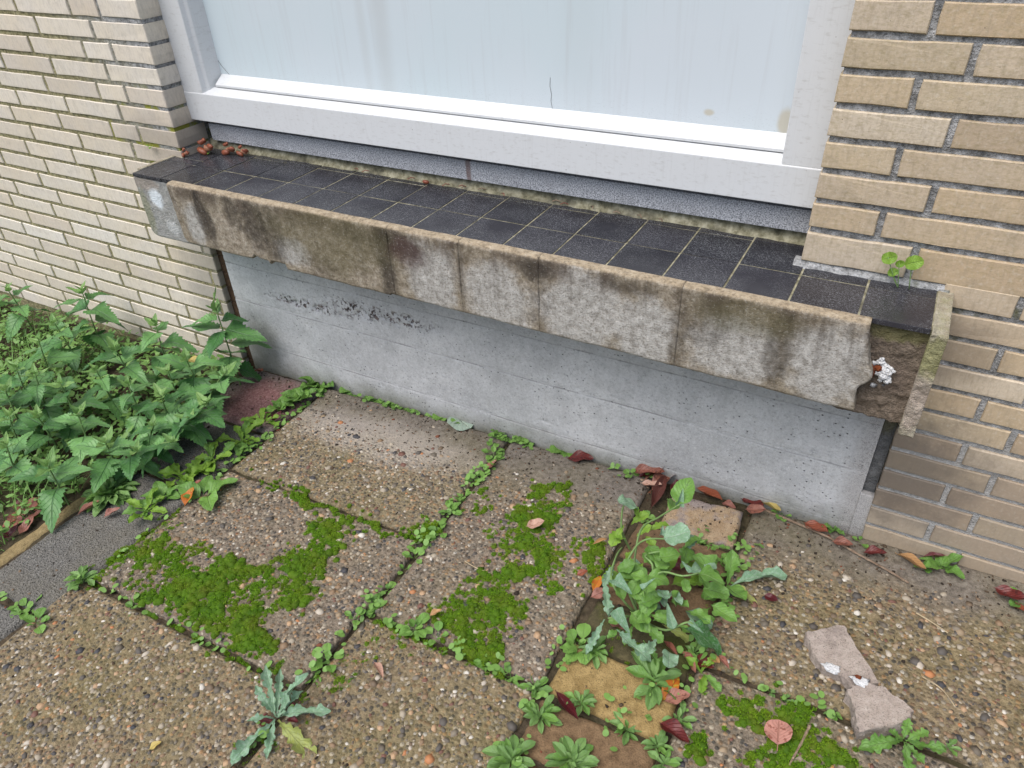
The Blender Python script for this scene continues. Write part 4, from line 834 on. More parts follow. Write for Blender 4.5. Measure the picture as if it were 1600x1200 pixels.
THISTLES = [('glaucous sow thistle rosette with a yellowing leaf, across the joint at bottom left', (0.487, -0.828, -0.6), [(0.492, -0.83, -0.59, 0.466, -0.778, -0.541, 'lobed', 0.3, 'glauc'),
 (0.493, -0.831, -0.588, 0.571, -0.784, -0.566, 'lobed', 0.34, 'glauc'),
 (0.497, -0.833, -0.589, 0.603, -0.856, -0.59, 'lobed', 0.42, 'yellow'),
 (0.493, -0.835, -0.59, 0.526, -0.89, -0.588, 'lobed', 0.36, 'glauc'),
 (0.493, -0.836, -0.588, 0.476, -0.931, -0.59, 'lobed', 0.34, 'glauc'),
 (0.49, -0.834, -0.588, 0.461, -0.861, -0.571, 'lobed', 0.45, 'glauc'),
 (0.488, -0.829, -0.59, 0.442, -0.818, -0.552, 'lobed', 0.4, 'glauc'),
 (0.492, -0.827, -0.59, 0.518, -0.789, -0.549, 'lobed', 0.35, 'glauc'),
 (0.492, -0.83, -0.588, 0.441, -0.789, -0.532, 'lobed', 0.3, 'glauc'),
 (0.497, -0.831, -0.585, 0.519, -0.779, -0.513, 'lobed', 0.35, 'glauc'),
 (0.5, -0.835, -0.579, 0.509, -0.822, -0.569, 'lobed', 0.7, 'glauc')], []),
 ('green lobed rosette at the bottom right, under the broken concrete piece', (1.421, -0.418, -0.558), [(1.419, -0.423, -0.548, 1.363, -0.468, -0.541, 'lobed', 0.42, 'green'),
 (1.421, -0.425, -0.548, 1.476, -0.418, -0.536, 'lobed', 0.4, 'green'),
 (1.42, -0.428, -0.548, 1.436, -0.479, -0.547, 'lobed', 0.42, 'green'),
 (1.419, -0.421, -0.548, 1.418, -0.406, -0.518, 'lobed', 0.55, 'green'),
 (1.418, -0.423, -0.548, 1.397, -0.43, -0.529, 'lobed', 0.6, 'green'),
 (1.422, -0.427, -0.543, 1.447, -0.404, -0.527, 'lobed', 0.5, 'green'),
 (1.422, -0.427, -0.548, 1.448, -0.453, -0.537, 'lobed', 0.45, 'green')], []),
 ('tall sprawling sow thistle with blue-green leaves growing between the paving bricks', (0.973, -0.371, -0.578), [(0.988, -0.255, -0.387, 0.994, -0.21, -0.347, 'broad', 0.75, 'green'),
 (0.975, -0.253, -0.408, 0.97, -0.197, -0.418, 'broad', 0.5, 'green'),
 (0.989, -0.251, -0.387, 0.992, -0.238, -0.357, 'clasp', 0.5, 'glauc'),
 (0.981, -0.293, -0.438, 1.02, -0.272, -0.416, 'roundl', 1.0, 'glauc'),
 (0.973, -0.286, -0.438, 0.974, -0.282, -0.418, 'clasp', 0.6, 'glauc'),
 (0.979, -0.315, -0.468, 1.012, -0.293, -0.456, 'broad', 1.0, 'green'),
 (0.949, -0.284, -0.479, 0.982, -0.314, -0.478, 'broad', 0.8, 'green'),
 (1.054, -0.33, -0.454, 1.102, -0.323, -0.452, 'broad', 0.95, 'green'),
 (1.048, -0.337, -0.445, 1.025, -0.331, -0.436, 'clasp', 0.45, 'glauc'),
 (1.057, -0.332, -0.454, 1.082, -0.334, -0.473, 'broad', 0.6, 'green'),
 (0.89, -0.183, -0.492, 0.866, -0.211, -0.463, 'roundl', 0.95, 'glauc'),
 (0.904, -0.198, -0.511, 0.891, -0.197, -0.482, 'dand', 0.8, 'bright'),
 (0.889, -0.21, -0.522, 0.914, -0.192, -0.491, 'dand', 0.6, 'bright'),
 (0.892, -0.241, -0.532, 0.871, -0.253, -0.523, 'dand', 0.7, 'bright'),
 (0.912, -0.235, -0.521, 0.932, -0.223, -0.49, 'dand', 0.6, 'bright'),
 (0.927, -0.223, -0.51, 0.96, -0.19, -0.499, 'dand', 0.5, 'bright'),
 (0.962, -0.359, -0.489, 0.956, -0.39, -0.499, 'broad', 0.9, 'green'),
 (0.971, -0.356, -0.478, 1.014, -0.34, -0.486, 'broad', 0.7, 'green'),
 (0.991, -0.369, -0.497, 0.991, -0.414, -0.517, 'broad', 0.7, 'green'),
 (0.921, -0.378, -0.49, 0.96, -0.401, -0.479, 'clasp', 0.6, 'glauc'),
 (0.983, -0.404, -0.458, 0.995, -0.386, -0.437, 'clasp', 0.4, 'glauc'),
 (0.931, -0.355, -0.51, 0.947, -0.315, -0.499, 'broad', 0.7, 'green'),
 (0.901, -0.326, -0.511, 0.896, -0.369, -0.532, 'lobed', 0.4, 'glauc'),
 (0.895, -0.362, -0.522, 0.927, -0.413, -0.55, 'lobed', 0.32, 'glauc'),
 (0.945, -0.432, -0.499, 0.981, -0.455, -0.518, 'clasp', 0.55, 'glauc'),
 (0.941, -0.428, -0.5, 0.931, -0.437, -0.52, 'clasp', 0.5, 'glauc'),
 (0.928, -0.439, -0.53, 0.918, -0.499, -0.561, 'lobed', 0.28, 'glauc'),
 (0.955, -0.452, -0.529, 1.029, -0.466, -0.546, 'lobed', 0.45, 'glauc'),
 (1.005, -0.45, -0.527, 1.045, -0.472, -0.545, 'lobed', 0.4, 'green'),
 (1.047, -0.421, -0.505, 1.022, -0.387, -0.486, 'clasp', 0.4, 'glauc'),
 (1.068, -0.399, -0.494, 1.097, -0.409, -0.503, 'clasp', 0.35, 'glauc'),
 (1.06, -0.403, -0.514, 1.138, -0.385, -0.551, 'broad', 0.62, 'dark'),
 (1.072, -0.396, -0.534, 1.051, -0.392, -0.525, 'broad', 0.7, 'green'),
 (1.024, -0.405, -0.526, 1.076, -0.401, -0.543, 'dand', 0.4, 'yellow'),
 (0.998, -0.402, -0.517, 1.033, -0.401, -0.515, 'dand', 0.7, 'green'),
 (0.978, -0.396, -0.518, 1.003, -0.429, -0.527, 'broad', 0.6, 'green'),
 (0.963, -0.389, -0.509, 0.996, -0.38, -0.517, 'broad', 0.7, 'green'),
 (0.947, -0.395, -0.519, 0.926, -0.375, -0.5, 'broad', 0.6, 'green'),
 (0.987, -0.396, -0.477, 0.978, -0.354, -0.468, 'broad', 0.7, 'green'),
 (0.95, -0.372, -0.499, 0.98, -0.389, -0.498, 'broad', 0.9, 'green'),
 (0.963, -0.403, -0.529, 1.008, -0.427, -0.527, 'broad', 0.7, 'green'),
 (0.978, -0.397, -0.508, 1.008, -0.37, -0.487, 'broad', 0.75, 'green'),
 (0.975, -0.362, -0.478, 0.944, -0.36, -0.479, 'broad', 0.8, 'green'),
 (0.944, -0.326, -0.489, 0.915, -0.346, -0.501, 'broad', 0.8, 'green'),
 (0.983, -0.334, -0.478, 0.997, -0.303, -0.477, 'broad', 0.9, 'green'),
 (0.922, -0.281, -0.51, 0.908, -0.294, -0.531, 'dand', 0.7, 'bright'),
 (0.914, -0.293, -0.521, 0.952, -0.328, -0.509, 'dand', 0.7, 'bright'),
 (0.877, -0.215, -0.522, 0.87, -0.266, -0.533, 'dand', 0.6, 'bright'),
 (0.991, -0.412, -0.537, 1.033, -0.429, -0.535, 'dand', 0.6, 'green'),
 (0.976, -0.419, -0.538, 0.973, -0.457, -0.548, 'dand', 0.5, 'green'),
 (1.006, -0.405, -0.527, 1.032, -0.379, -0.515, 'broad', 0.6, 'green'),
 (1.023, -0.363, -0.486, 1.039, -0.36, -0.515, 'roundl', 0.8, 'green'),
 (1.035, -0.335, -0.475, 1.049, -0.351, -0.485, 'roundl', 0.8, 'green')], [[(0.973, -0.371, -0.578),
 (0.971, -0.368, -0.518),
 (0.991, -0.339, -0.477),
 (1.034, -0.346, -0.455),
 (1.058, -0.328, -0.454)], [(0.965, -0.367, -0.578),
 (0.939, -0.324, -0.53),
 (0.924, -0.256, -0.48),
 (0.957, -0.254, -0.429),
 (0.993, -0.257, -0.377)], [(0.969, -0.368, -0.578),
 (0.926, -0.34, -0.52),
 (0.927, -0.298, -0.49),
 (0.947, -0.29, -0.459),
 (0.986, -0.291, -0.438)], [(0.969, -0.368, -0.578),
 (0.945, -0.387, -0.529),
 (0.91, -0.365, -0.511),
 (0.897, -0.31, -0.512),
 (0.893, -0.265, -0.532)], [(0.974, -0.375, -0.578),
 (0.959, -0.424, -0.519),
 (0.935, -0.441, -0.52)], [(0.98, -0.376, -0.578),
 (1.033, -0.415, -0.525),
 (1.067, -0.405, -0.494),
 (1.084, -0.399, -0.513)], [(0.897, -0.222, -0.582),
 (0.877, -0.225, -0.532),
 (0.87, -0.212, -0.493),
 (0.873, -0.212, -0.473)], [(0.973, -0.371, -0.578),
 (0.976, -0.328, -0.488),
 (0.954, -0.31, -0.479),
 (0.986, -0.292, -0.468)]]),
 ('pale green rosette at the right of the sow thistle, one leaf stretched over the slab', (1.097, -0.236, -0.573), [(1.098, -0.245, -0.562, 1.045, -0.259, -0.485, 'dand', 0.55, 'green'),
 (1.101, -0.24, -0.562, 1.188, -0.164, -0.538, 'dand', 0.36, 'glauc'),
 (1.099, -0.244, -0.562, 1.137, -0.273, -0.531, 'broad', 0.75, 'green'),
 (1.105, -0.248, -0.562, 1.16, -0.251, -0.558, 'broad', 0.55, 'yellow'),
 (1.098, -0.248, -0.562, 1.07, -0.295, -0.544, 'dand', 0.75, 'green'),
 (1.099, -0.239, -0.562, 1.094, -0.207, -0.503, 'dand', 0.5, 'green')], [])]
FALLEN = [(0.654, -0.016, 0.713, -0.001, 0, 'darkred', 'ovate', 'glossy dark red leaf on the grey edge of the slab near the plinth'),
 (0.646, 0.016, 0.68, 0.028, 0, 'brown', 'ovate', 'small reddish brown leaf behind the glossy dark red one at the plinth'),
 (0.813, -0.003, 0.884, 0.002, 0, 'brown', 'ovate', 'reddish brown leaf at the left of the heap by the plinth'),
 (0.849, -0.013, 0.893, 0.046, 0, 'tanbrown', 'ovate', 'light brown leaf on top of the heap by the plinth'),
 (0.872, -0.034, 0.912, 0.024, 0, 'brown', 'ovate', 'pale folded leaf at the front of the heap by the plinth'),
 (0.893, -0.092, 0.89, -0.009, 0, 'darkbrown', 'curl', 'long dark curled leaf pointing from the heap towards the sow thistle'),
 (0.832, -0.011, 0.874, 0.021, 0, 'darkred', 'ovate', 'dark red leaf at the back of the heap by the plinth'),
 (0.874, 0.021, 0.923, 0.019, 0, 'red', 'curl', 'rust-coloured leaf at the right of the heap by the plinth'),
 (0.847, -0.033, 0.892, -0.032, 0, 'pale', 'ovate', 'pale curled leaf in front of the heap by the plinth'),
 (0.917, -0.026, 0.928, 0.021, 0, 'maroon', 'ovate', 'maroon leaf between heap and sow thistle stem'),
 (0.954, 0.018, 1.023, -0.017, 0, 'red', 'curl', 'long red and pink folded leaf along the plinth foot'),
 (1.026, -0.009, 1.058, -0.025, 0, 'pinkbrown', 'ovate', 'small pinkish brown leaf at the upper edge of the tan paving brick'),
 (1.061, 0.009, 1.107, -0.005, 0, 'darkred', 'ovate', 'dark red leaf beside the plinth, above the twig'),
 (1.079, -0.032, 1.114, -0.021, 0, 'brown', 'ovate', 'reddish brown leaf lying just under the twig'),
 (1.1, 0.015, 1.141, -0.011, 0, 'yellow', 'ovate', 'pale yellow leaf stuck at the twig by the plinth'),
 (1.195, -0.01, 1.239, -0.026, 0, 'red', 'ovate', 'red leaf beneath the broad-leaved seedling near the plinth end'),
 (1.255, -0.041, 1.29, -0.044, 0, 'brown', 'ovate', 'small reddish brown leaf left of the wall corner'),
 (1.313, -0.049, 1.35, -0.047, 0, 'darkred', 'ovate', 'dark red leaf in front of the lowest brick corner'),
 (1.369, -0.02, 1.416, -0.062, 0, 'tan', 'curl', 'tan boat-shaped leaf in front of the right brick wall'),
 (1.414, -0.013, 1.449, -0.008, 0, 'maroon', 'curl', 'maroon leaf tucked behind the seedling at the right wall'),
 (1.533, -0.045, 1.579, -0.062, 0, 'darkred', 'ovate', 'large wet red leaf at the right edge of the picture'),
 (1.561, -0.067, 1.589, -0.085, 0, 'red', 'ovate', 'red-brown leaf at the right edge, below the large wet one'),
 (1.165, -0.232, 1.189, -0.237, 0, 'maroon', 'ovate', 'small dark red leaf on the pebble slab right of the sow thistle'),
 (0.986, -0.247, 1.012, -0.217, 0, 'maroon', 'ovate', 'maroon leaf half hidden in the middle of the sow thistle'),
 (0.981, -0.352, 1.007, -0.318, 0, 'maroon', 'ovate', 'maroon leaf on the brown brick under the sow thistle'),
 (1.006, -0.309, 1.038, -0.307, 0, 'maroon', 'ovate', 'small maroon leaf between two brown bricks under the sow thistle'),
 (0.874, -0.377, 0.898, -0.352, 0, 'pinkbrown', 'ovate', 'pinkish leaf at the left side of the sow thistle, by the moss'),
 (0.925, -0.405, 0.953, -0.411, 0, 'pinkbrown', 'ovate', 'folded pink leaf in the dark gap left of the sow thistle'),
 (1.06, -0.405, 1.095, -0.451, 0, 'pinkbrown', 'curl', 'long pinkish curled leaf under the big dark green leaf'),
 (1.028, -0.403, 1.059, -0.423, 0, 'brown', 'curl', 'narrow brown leaf beside the long pinkish one'),
 (1.082, -0.415, 1.121, -0.419, 0, 'darkred', 'ovate', 'dark red leaf under the small toothed weed'),
 (1.111, -0.401, 1.131, -0.414, 0, 'tan', 'ovate', 'small tan leaf at the tip of the big dark green leaf'),
 (1.121, -0.394, 1.147, -0.415, 0, 'pinkbrown', 'curl', 'curled pinkish leaf at the slab edge, right of the tan one'),
 (1.066, -0.518, 1.076, -0.471, 0, 'orange', 'ovate', 'bright orange leaf under the large spoon-leaved rosette'),
 (1.068, -0.518, 1.101, -0.493, 0, 'pinkbrown', 'ovate', 'pinkish brown leaf lying below the bright orange one'),
 (1.073, -0.557, 1.124, -0.58, 0, 'darkred', 'ovate', 'big glossy dark red leaf at the bottom, right of the tan brick'),
 (0.897, -0.578, 0.953, -0.61, 0, 'maroon', 'curl', 'curled dark red-brown leaf at the left of the tan brick'),
 (1.252, -0.526, 1.244, -0.479, 0, 'speckle', 'round', 'round speckled pink leaf with a stalk, on the moss at the bottom right'),
 (0.677, -0.266, 0.706, -0.243, 0, 'pale', 'ovate', 'pale pink leaf lying on the middle moss patch'),
 (0.573, -0.666, 0.61, -0.688, 0, 'pale', 'curl', 'pale curled leaf on the bottom middle slab'),
 (-0.13, -0.48, -0.121, -0.449, 0, 'red', 'ovate', 'orange-red leaf beside the big scalloped leaf'),
 (-0.088, -0.528, -0.1, -0.487, 0, 'orange', 'ovate', 'orange leaf below the scalloped weed leaf'),
 (0.46, -0.844, 0.49, -0.84, 0, 'darkred', 'ovate', 'dark red leaf under the left of the glaucous rosette'),
 (0.494, -0.804, 0.517, -0.806, 0, 'maroon', 'ovate', 'small dark red leaf under the upper right of the glaucous rosette'),
 (0.509, -0.823, 0.532, -0.822, 0, 'maroon', 'ovate', 'small dark red leaf under the lower right of the glaucous rosette'),
 (-0.321, -0.655, -0.293, -0.61, 0, 'pinkbrown', 'curl', 'pink curled leaf on the grey tile below the kerb strip'),
 (-0.249, -0.632, -0.23, -0.601, 0, 'pinkbrown', 'ovate', 'pinkish folded leaf under the dense rosette'),
 (-0.466, -0.72, -0.446, -0.663, 0, 'brown', 'ovate', None),
 (-0.441, -0.75, -0.465, -0.701, 0, 'brown', 'ovate', None),
 (-0.396, -0.752, -0.407, -0.708, 0, 'pinkbrown', 'ovate', 'pale pink rounded leaf at the front of the dark red litter by the kerb'),
 (-0.442, -0.695, -0.424, -0.644, 0, 'brown', 'ovate', None),
 (-0.463, -0.685, -0.446, -0.643, 0, 'darkred', 'ovate', None),
 (-0.463, -0.756, -0.452, -0.728, 0, 'red', 'ovate', None),
 (-0.415, -0.778, -0.416, -0.743, 0, 'maroon', 'ovate', None),
 (-0.514, -0.703, -0.499, -0.677, 0, 'darkred', 'ovate', None),
 (-0.425, -0.716, -0.408, -0.685, 0, 'brown', 'ovate', None),
 (-0.445, -0.66, -0.44, -0.626, 0, 'darkred', 'curl', None),
 (0.33, -0.968, 0.34, -0.951, 0, 'yellow', 'ovate', 'pale yellow maple-like scrap of leaf on the bottom left slab'),
 (0.869, -0.353, 0.87, -0.323, 0, 'orange', 'ovate', 'small orange leaf at the edge of the middle moss patch'),
 (0.829, -0.342, 0.844, -0.326, 0, 'red', 'ovate', 'tiny red leaf on the middle moss patch'),
 (0.823, -0.252, 0.845, -0.23, 0, 'tan', 'curl', 'tan husk at the right edge of the middle moss patch'),
 (0.503, -0.13, 0.511, -0.101, 0, 'pinkbrown', 'ovate', 'dusty red leaf in the long joint, near the plinth'),
 (-0.131, -0.195, -0.132, -0.159, 0, 'maroon', 'ovate', 'tiny maroon leaf at the edge of the reddish tile'),
 (-0.376, -0.011, -0.333, -0.023, 0, 'red', 'curl', 'red scrap of leaf at the plinth corner'),
 (0.289, 0.029, 0.369, 0.002, 0, 'greygreen', 'round', 'pale grey-green leaf face down at the plinth foot'),
 (-0.46, -0.155, -0.4, -0.167, 0.1, 'yellow', 'ovate', 'yellow leaf caught among the nettles near the wall corner'),
 (0.615, -0.544, 0.63, -0.527, 0, 'tan', 'ovate', 'dry tan leaf at the left end of the middle moss patch')]
MOSS = {'slab2': [[(-0.08, -0.686),
 (-0.063, -0.605),
 (0.084, -0.607),
 (0.212, -0.601),
 (0.218, -0.53),
 (0.237, -0.448),
 (0.291, -0.403),
 (0.341, -0.474),
 (0.344, -0.56),
 (0.377, -0.607),
 (0.339, -0.659),
 (0.32, -0.718),
 (0.38, -0.736),
 (0.345, -0.783),
 (0.279, -0.769),
 (0.215, -0.759),
 (0.085, -0.76),
 (-0.039, -0.726)]], 'middle': [[(0.597, -0.212),
 (0.643, -0.11),
 (0.722, -0.088),
 (0.715, -0.159),
 (0.736, -0.236),
 (0.824, -0.236),
 (0.863, -0.276),
 (0.84, -0.367),
 (0.785, -0.41),
 (0.774, -0.456),
 (0.811, -0.502),
 (0.791, -0.563),
 (0.736, -0.582),
 (0.649, -0.555),
 (0.592, -0.525),
 (0.597, -0.452),
 (0.636, -0.416),
 (0.695, -0.389),
 (0.65, -0.335),
 (0.597, -0.298)], [(0.502, -0.208),
 (0.537, -0.18),
 (0.57, -0.223),
 (0.548, -0.256)]], 'lower right': [[(1.13, -0.457),
 (1.19, -0.441),
 (1.249, -0.426),
 (1.308, -0.423),
 (1.349, -0.444),
 (1.369, -0.491),
 (1.3, -0.541),
 (1.211, -0.569),
 (1.219, -0.52),
 (1.25, -0.481),
 (1.184, -0.501),
 (1.14, -0.491)], [(1.129, -0.527),
 (1.181, -0.526),
 (1.177, -0.586),
 (1.136, -0.583)]], 'joint': [[(-0.041, -0.358),
 (0.084, -0.366),
 (0.234, -0.379),
 (0.328, -0.38),
 (0.403, -0.385),
 (0.452, -0.331),
 (0.499, -0.325),
 (0.51, -0.368),
 (0.449, -0.401),
 (0.322, -0.395),
 (0.174, -0.399),
 (0.044, -0.389),
 (-0.034, -0.38)]], 'crack': [[(0.336, -0.734),
 (0.422, -0.746),
 (0.444, -0.786),
 (0.403, -0.784),
 (0.329, -0.768)], [(0.486, -0.766),
 (0.509, -0.705),
 (0.526, -0.652),
 (0.519, -0.583),
 (0.541, -0.582),
 (0.552, -0.684),
 (0.539, -0.775),
 (0.506, -0.804)], [(0.521, -0.566),
 (0.593, -0.581),
 (0.708, -0.581),
 (0.811, -0.575),
 (0.81, -0.597),
 (0.697, -0.608),
 (0.584, -0.609)], [(0.468, -0.916),
 (0.486, -0.846),
 (0.514, -0.845),
 (0.511, -0.93)]], 'kerb': [[(-0.123, -0.774),
 (-0.121, -0.663),
 (-0.095, -0.541),
 (-0.067, -0.556),
 (-0.08, -0.678),
 (-0.087, -0.777)]], 'gap': [[(0.877, -0.448),
 (0.99, -0.418),
 (1.115, -0.444),
 (1.117, -0.47),
 (1.013, -0.479),
 (0.891, -0.479)], [(1.077, -0.231),
 (1.115, -0.256),
 (1.088, -0.31),
 (1.071, -0.293)]]}
TWIGS = [('long thin twig lying along the plinth foot towards the wall corner', [(1.09, 0.013, -0.573),
 (1.164, -0.013, -0.57),
 (1.243, -0.031, -0.566),
 (1.307, -0.055, -0.563),
 (1.361, -0.075, -0.561),
 (1.399, -0.092, -0.559)], 0.0032),
 ('short brown twig on the moss at the bottom right', [(1.289, -0.456, -0.564),
 (1.282, -0.495, -0.564),
 (1.273, -0.536, -0.565)], 0.0026),
 ('dry grass stalk on the right pebble slab', [(1.437, -0.29, -0.557),
 (1.466, -0.302, -0.556),
 (1.486, -0.326, -0.555)], 0.0011),
 ('thin straw on the middle moss patch', [(0.6, -0.392, -0.595),
 (0.632, -0.398, -0.593),
 (0.663, -0.398, -0.592)], 0.0011),
 ('dry stem bit on the right slab above the broken concrete', [(1.417, -0.156, -0.558),
 (1.443, -0.167, -0.557),
 (1.469, -0.18, -0.556)], 0.0012)]
DEBRIS = [[(1.249, -0.295),
 (1.307, -0.256),
 (1.327, -0.287),
 (1.375, -0.346),
 (1.343, -0.368),
 (1.305, -0.356),
 (1.277, -0.346)], [(1.329, -0.381),
 (1.348, -0.362),
 (1.378, -0.355),
 (1.401, -0.365),
 (1.427, -0.38),
 (1.414, -0.408),
 (1.355, -0.451),
 (1.345, -0.411)]]
SILLPLANT = [(1.243, -0.02, 0.03),
 (1.213, -0.02, 0.05),
 (1.248, -0.02, 0.049),
 (1.224, -0.02, 0.027),
 (1.231, -0.02, 0.043)]
# soil filling the joints
nx, ny = 220, 150; X, Y = np.meshgrid(np.linspace(-.41, 2.33, nx), np.linspace(-1.7, .012, ny), indexing='ij')
obj('joint_soil', npmesh('joint_soil', np.stack([X, Y, gz(X) - .0105 + .006 * (fbm(X * 60, Y * 60, 4) - .5)], -1).reshape(-1, 3), grid_faces(nx, ny), M_SOIL, True), pav)

# ============================================================ MOSS
def inpoly(px, py, poly):
    ins = np.zeros(len(px), bool); n = len(poly)
    for i in range(n):
        x1, y1 = poly[i]; x2, y2 = poly[(i + 1) % n]
        c = ((y1 > py) != (y2 > py)); xin = (x2 - x1) * (py - y1) / (y2 - y1 + 1e-12) + x1
        ins ^= c & (px < xin)
    return ins
def moss(polys, label, seed, dens=5200, thr=.40, rad=(.0035, .0085), base=0.0, blades=34, stray=.22):
    r = np.random.default_rng(seed); PX = []; PY = []
    for poly in polys:
        q = np.array(poly); lo = q.min(0) - .03; hi = q.max(0) + .03; N = int(dens * (hi - lo).prod() * 2.2)
        x = r.uniform(lo[0], hi[0], N); y = r.uniform(lo[1], hi[1], N)
        wx = x + .03 * (fbm(x * 18, y * 18, seed) - .5) * 2; wy = y + .03 * (fbm(x * 18, y * 18, seed + 4) - .5) * 2
        nz_ = fbm(x * 26, y * 26, seed + 8) * .8 + .2 * vn(x * 170, y * 170, seed); k = (inpoly(wx, wy, poly) & (nz_ > thr)) | ((r.random(N) < stray) & (nz_ > thr + .05) & inpoly(x + .03 * np.cos(x * 400), y + .03 * np.sin(y * 300), poly))
        PX.append(x[k]); PY.append(y[k])
    x = np.concatenate(PX); y = np.concatenate(PY); z = np.array([surf(a, b) for a, b in zip(x, y)]); n = len(x)
    dn = fbm(x * 26, y * 26, seed + 8); rd = rad[0] + (rad[1] - rad[0]) * np.clip((dn - thr) / .25, 0, 1) * r.uniform(.5, 1.15, n); hh = rd * r.uniform(.75, 1.15, n)
    P = IV[None] * (1 + .12 * r.standard_normal((n, len(IV))))[:, :, None]
    V1 = np.stack([x[:, None] + P[:, :, 0] * rd[:, None], y[:, None] + P[:, :, 1] * rd[:, None], (z + base - .0005)[:, None] + P[:, :, 2] * hh[:, None] * .85], -1).reshape(-1, 3)
    F1 = (IF[None] + (np.arange(n) * len(IV))[:, None, None]).reshape(-1, 3)
    b = tag(obj('moss', npmesh('moss_cushions', V1, F1, M_MOSSB, True)), label, 'moss', kind='stuff')
    # shoots on the cushions
    m = n * blades; idx = np.repeat(np.arange(n), blades); ct = r.uniform(.05, 1, m); ph = r.uniform(0, 6.283, m); st_ = np.sqrt(1 - ct ** 2)
    nv = np.stack([st_ * np.cos(ph), st_ * np.sin(ph), ct], -1); c0 = np.stack([x[idx], y[idx], z[idx] + base], -1)
    p0 = c0 + nv * np.stack([rd[idx] * .9, rd[idx] * .9, hh[idx] * .8], -1)
    dr = nv + r.normal(0, .45, (m, 3)) + np.array([0, 0, .35]); dr /= np.linalg.norm(dr, axis=1)[:, None]; ln = r.uniform(.0014, .0038, m)
    sd = np.cross(dr, r.normal(0, 1, (m, 3))); sd /= np.linalg.norm(sd, axis=1)[:, None] + 1e-9; w = r.uniform(.0004, .0009, m)
    tri = np.stack([p0 - sd * w[:, None], p0 + sd * w[:, None], p0 + dr * ln[:, None]], 1).reshape(-1, 3)
    tag(obj('shoots', npmesh('moss_shoots', tri, np.arange(m * 3).reshape(-1, 3), M_MOSS), b), kind='stuff')
ML = {'slab2': 'V-shaped bright green moss patch on the pebble slab at left centre', 'middle': 'large lumpy green moss patch on the middle slab beside the sow thistle', 'lower right': 'dark green moss patch at the bottom right, under the round speckled leaf',
      'joint': 'yellow-green moss line in the cross joint between the two left pebble slabs', 'crack': 'thin moss in the joints of the bottom slabs', 'kerb': 'thin moss seam between dark grey tile and mossy slab', 'gap': 'sparse moss on the dark paving brick under the sow thistle'}
for i, (k, polys) in enumerate(MOSS.items()):
    thin = k in ('crack', 'gap', 'kerb', 'joint')
    moss(polys, ML[k], 50 + i * 3, 9500 if k in ('joint', 'kerb') else 8500 if not thin else 3500, {'slab2': .375, 'middle': .40, 'lower right': .41}.get(k, .33 if k != 'gap' else .48), (.003, .007) if thin else (.0034, .0105), .0015 if k == 'joint' else -.002 if thin else 0)

# ============================================================ LEAVES
def leaf_mesh(name, prof, W, nseg, mat, teeth=0, tdepth=.1, fold=.25, arch=.3, wave=.04, pet=.0, petw=.02, seed=0, m=3, twist=0):
    """unit leaf along +Y, normal +Z. prof(t) half width 0..1; pet = stalk share of the length"""
    r = random.Random(seed); V = []; UV = []; F = []; NC = 2 * m + 1; ph = r.uniform(0, 6)
    for i in range(nseg + 1):
        t = i / nseg
        if t < pet: w = petw; lt = 0
        else:
            lt = (t - pet) / (1 - pet); w = max(prof(lt) * W / 2, petw * (1 - lt) * .6)
        for j in range(-m, m + 1):
            s = j / m; ww = w; yy = t
            if teeth and abs(j) == m and t > pet:
                saw = 1 - (lt * teeth) % 1; ww = w * (1 - tdepth * saw * (.4 + .6 * min(1, (1 - lt) * 3))); yy = t + .014 * (1 - saw)
            x = ww * s; z = -arch * t * t + fold * abs(x) + wave * math.sin(t * 11 + ph + s * 1.5) * abs(s) * (w * 2)
            z += .35 * wave * math.sin(t * 7 + ph * 2)
            a = twist * t; V.append((x * math.cos(a), yy, z + x * math.sin(a))); UV.append((t, .5 + .5 * s))
    for i in range(nseg):
        for j in range(NC - 1): F.append((i * NC + j, i * NC + j + 1, (i + 1) * NC + j + 1, (i + 1) * NC + j))
    me = mesh(name, V, F, mat, True); uv = me.uv_layers.new(name='UVMap')
    for l in me.loops: uv.data[l.index].uv = UV[l.vertex_index]
    return me
def p_ovate(t): return (math.sin(math.pi * t ** .75)) ** .8 if 0 < t < 1 else 0
def p_cord(t): return min(1, (t / .10) ** .55) * (1 - t ** 1.5) ** .85 if t < 1 else 0
def p_spat(t): return (.22 + .78 * max(0, math.sin(math.pi * (t ** 1.9)))) * (1 if t < .93 else math.sqrt(max(0, (1 - t) / .07))) * min(1, t * 12)
def p_round(t): return math.sqrt(max(0, 1 - (2 * t - 1) ** 2))
def p_lanc(t): return math.sin(math.pi * t) ** .9 if 0 < t < 1 else 0
def p_lobed(t):
    env = (.18 + .82 * max(0, math.sin(math.pi * (t ** 1.5))) ** .8) * (1 if t < .9 else math.sqrt(max(0, (1 - t) / .1)))
    return env * (.45 + .55 * abs(math.sin(t * math.pi * 5.5)) ** .7) if t > .12 else .12
def p_dand(t):
    env = (.2 + .8 * max(0, math.sin(math.pi * (t ** 1.7)))) * (1 if t < .92 else math.sqrt(max(0, (1 - t) / .08)))
    return env * (.84 + .16 * math.sin(t * 30))
def p_clasp(t): return (1.1 - t) * min(1, .35 + (t / .12)) if t < 1 else 0
NETM = [leaf_mesh('nettle_leaf', p_cord, .80, 44, M_NET, 11, .30, .08 + .09 * k, .16 + .12 * k, .07, .10, .014, k) for k in range(4)]
NETY = [leaf_mesh('nettle_leaf_young', p_cord, .64, 32, M_NETY, 8, .28, .3, .12, .06, .06, .014, 9 + k) for k in range(2)]
_lc = {}
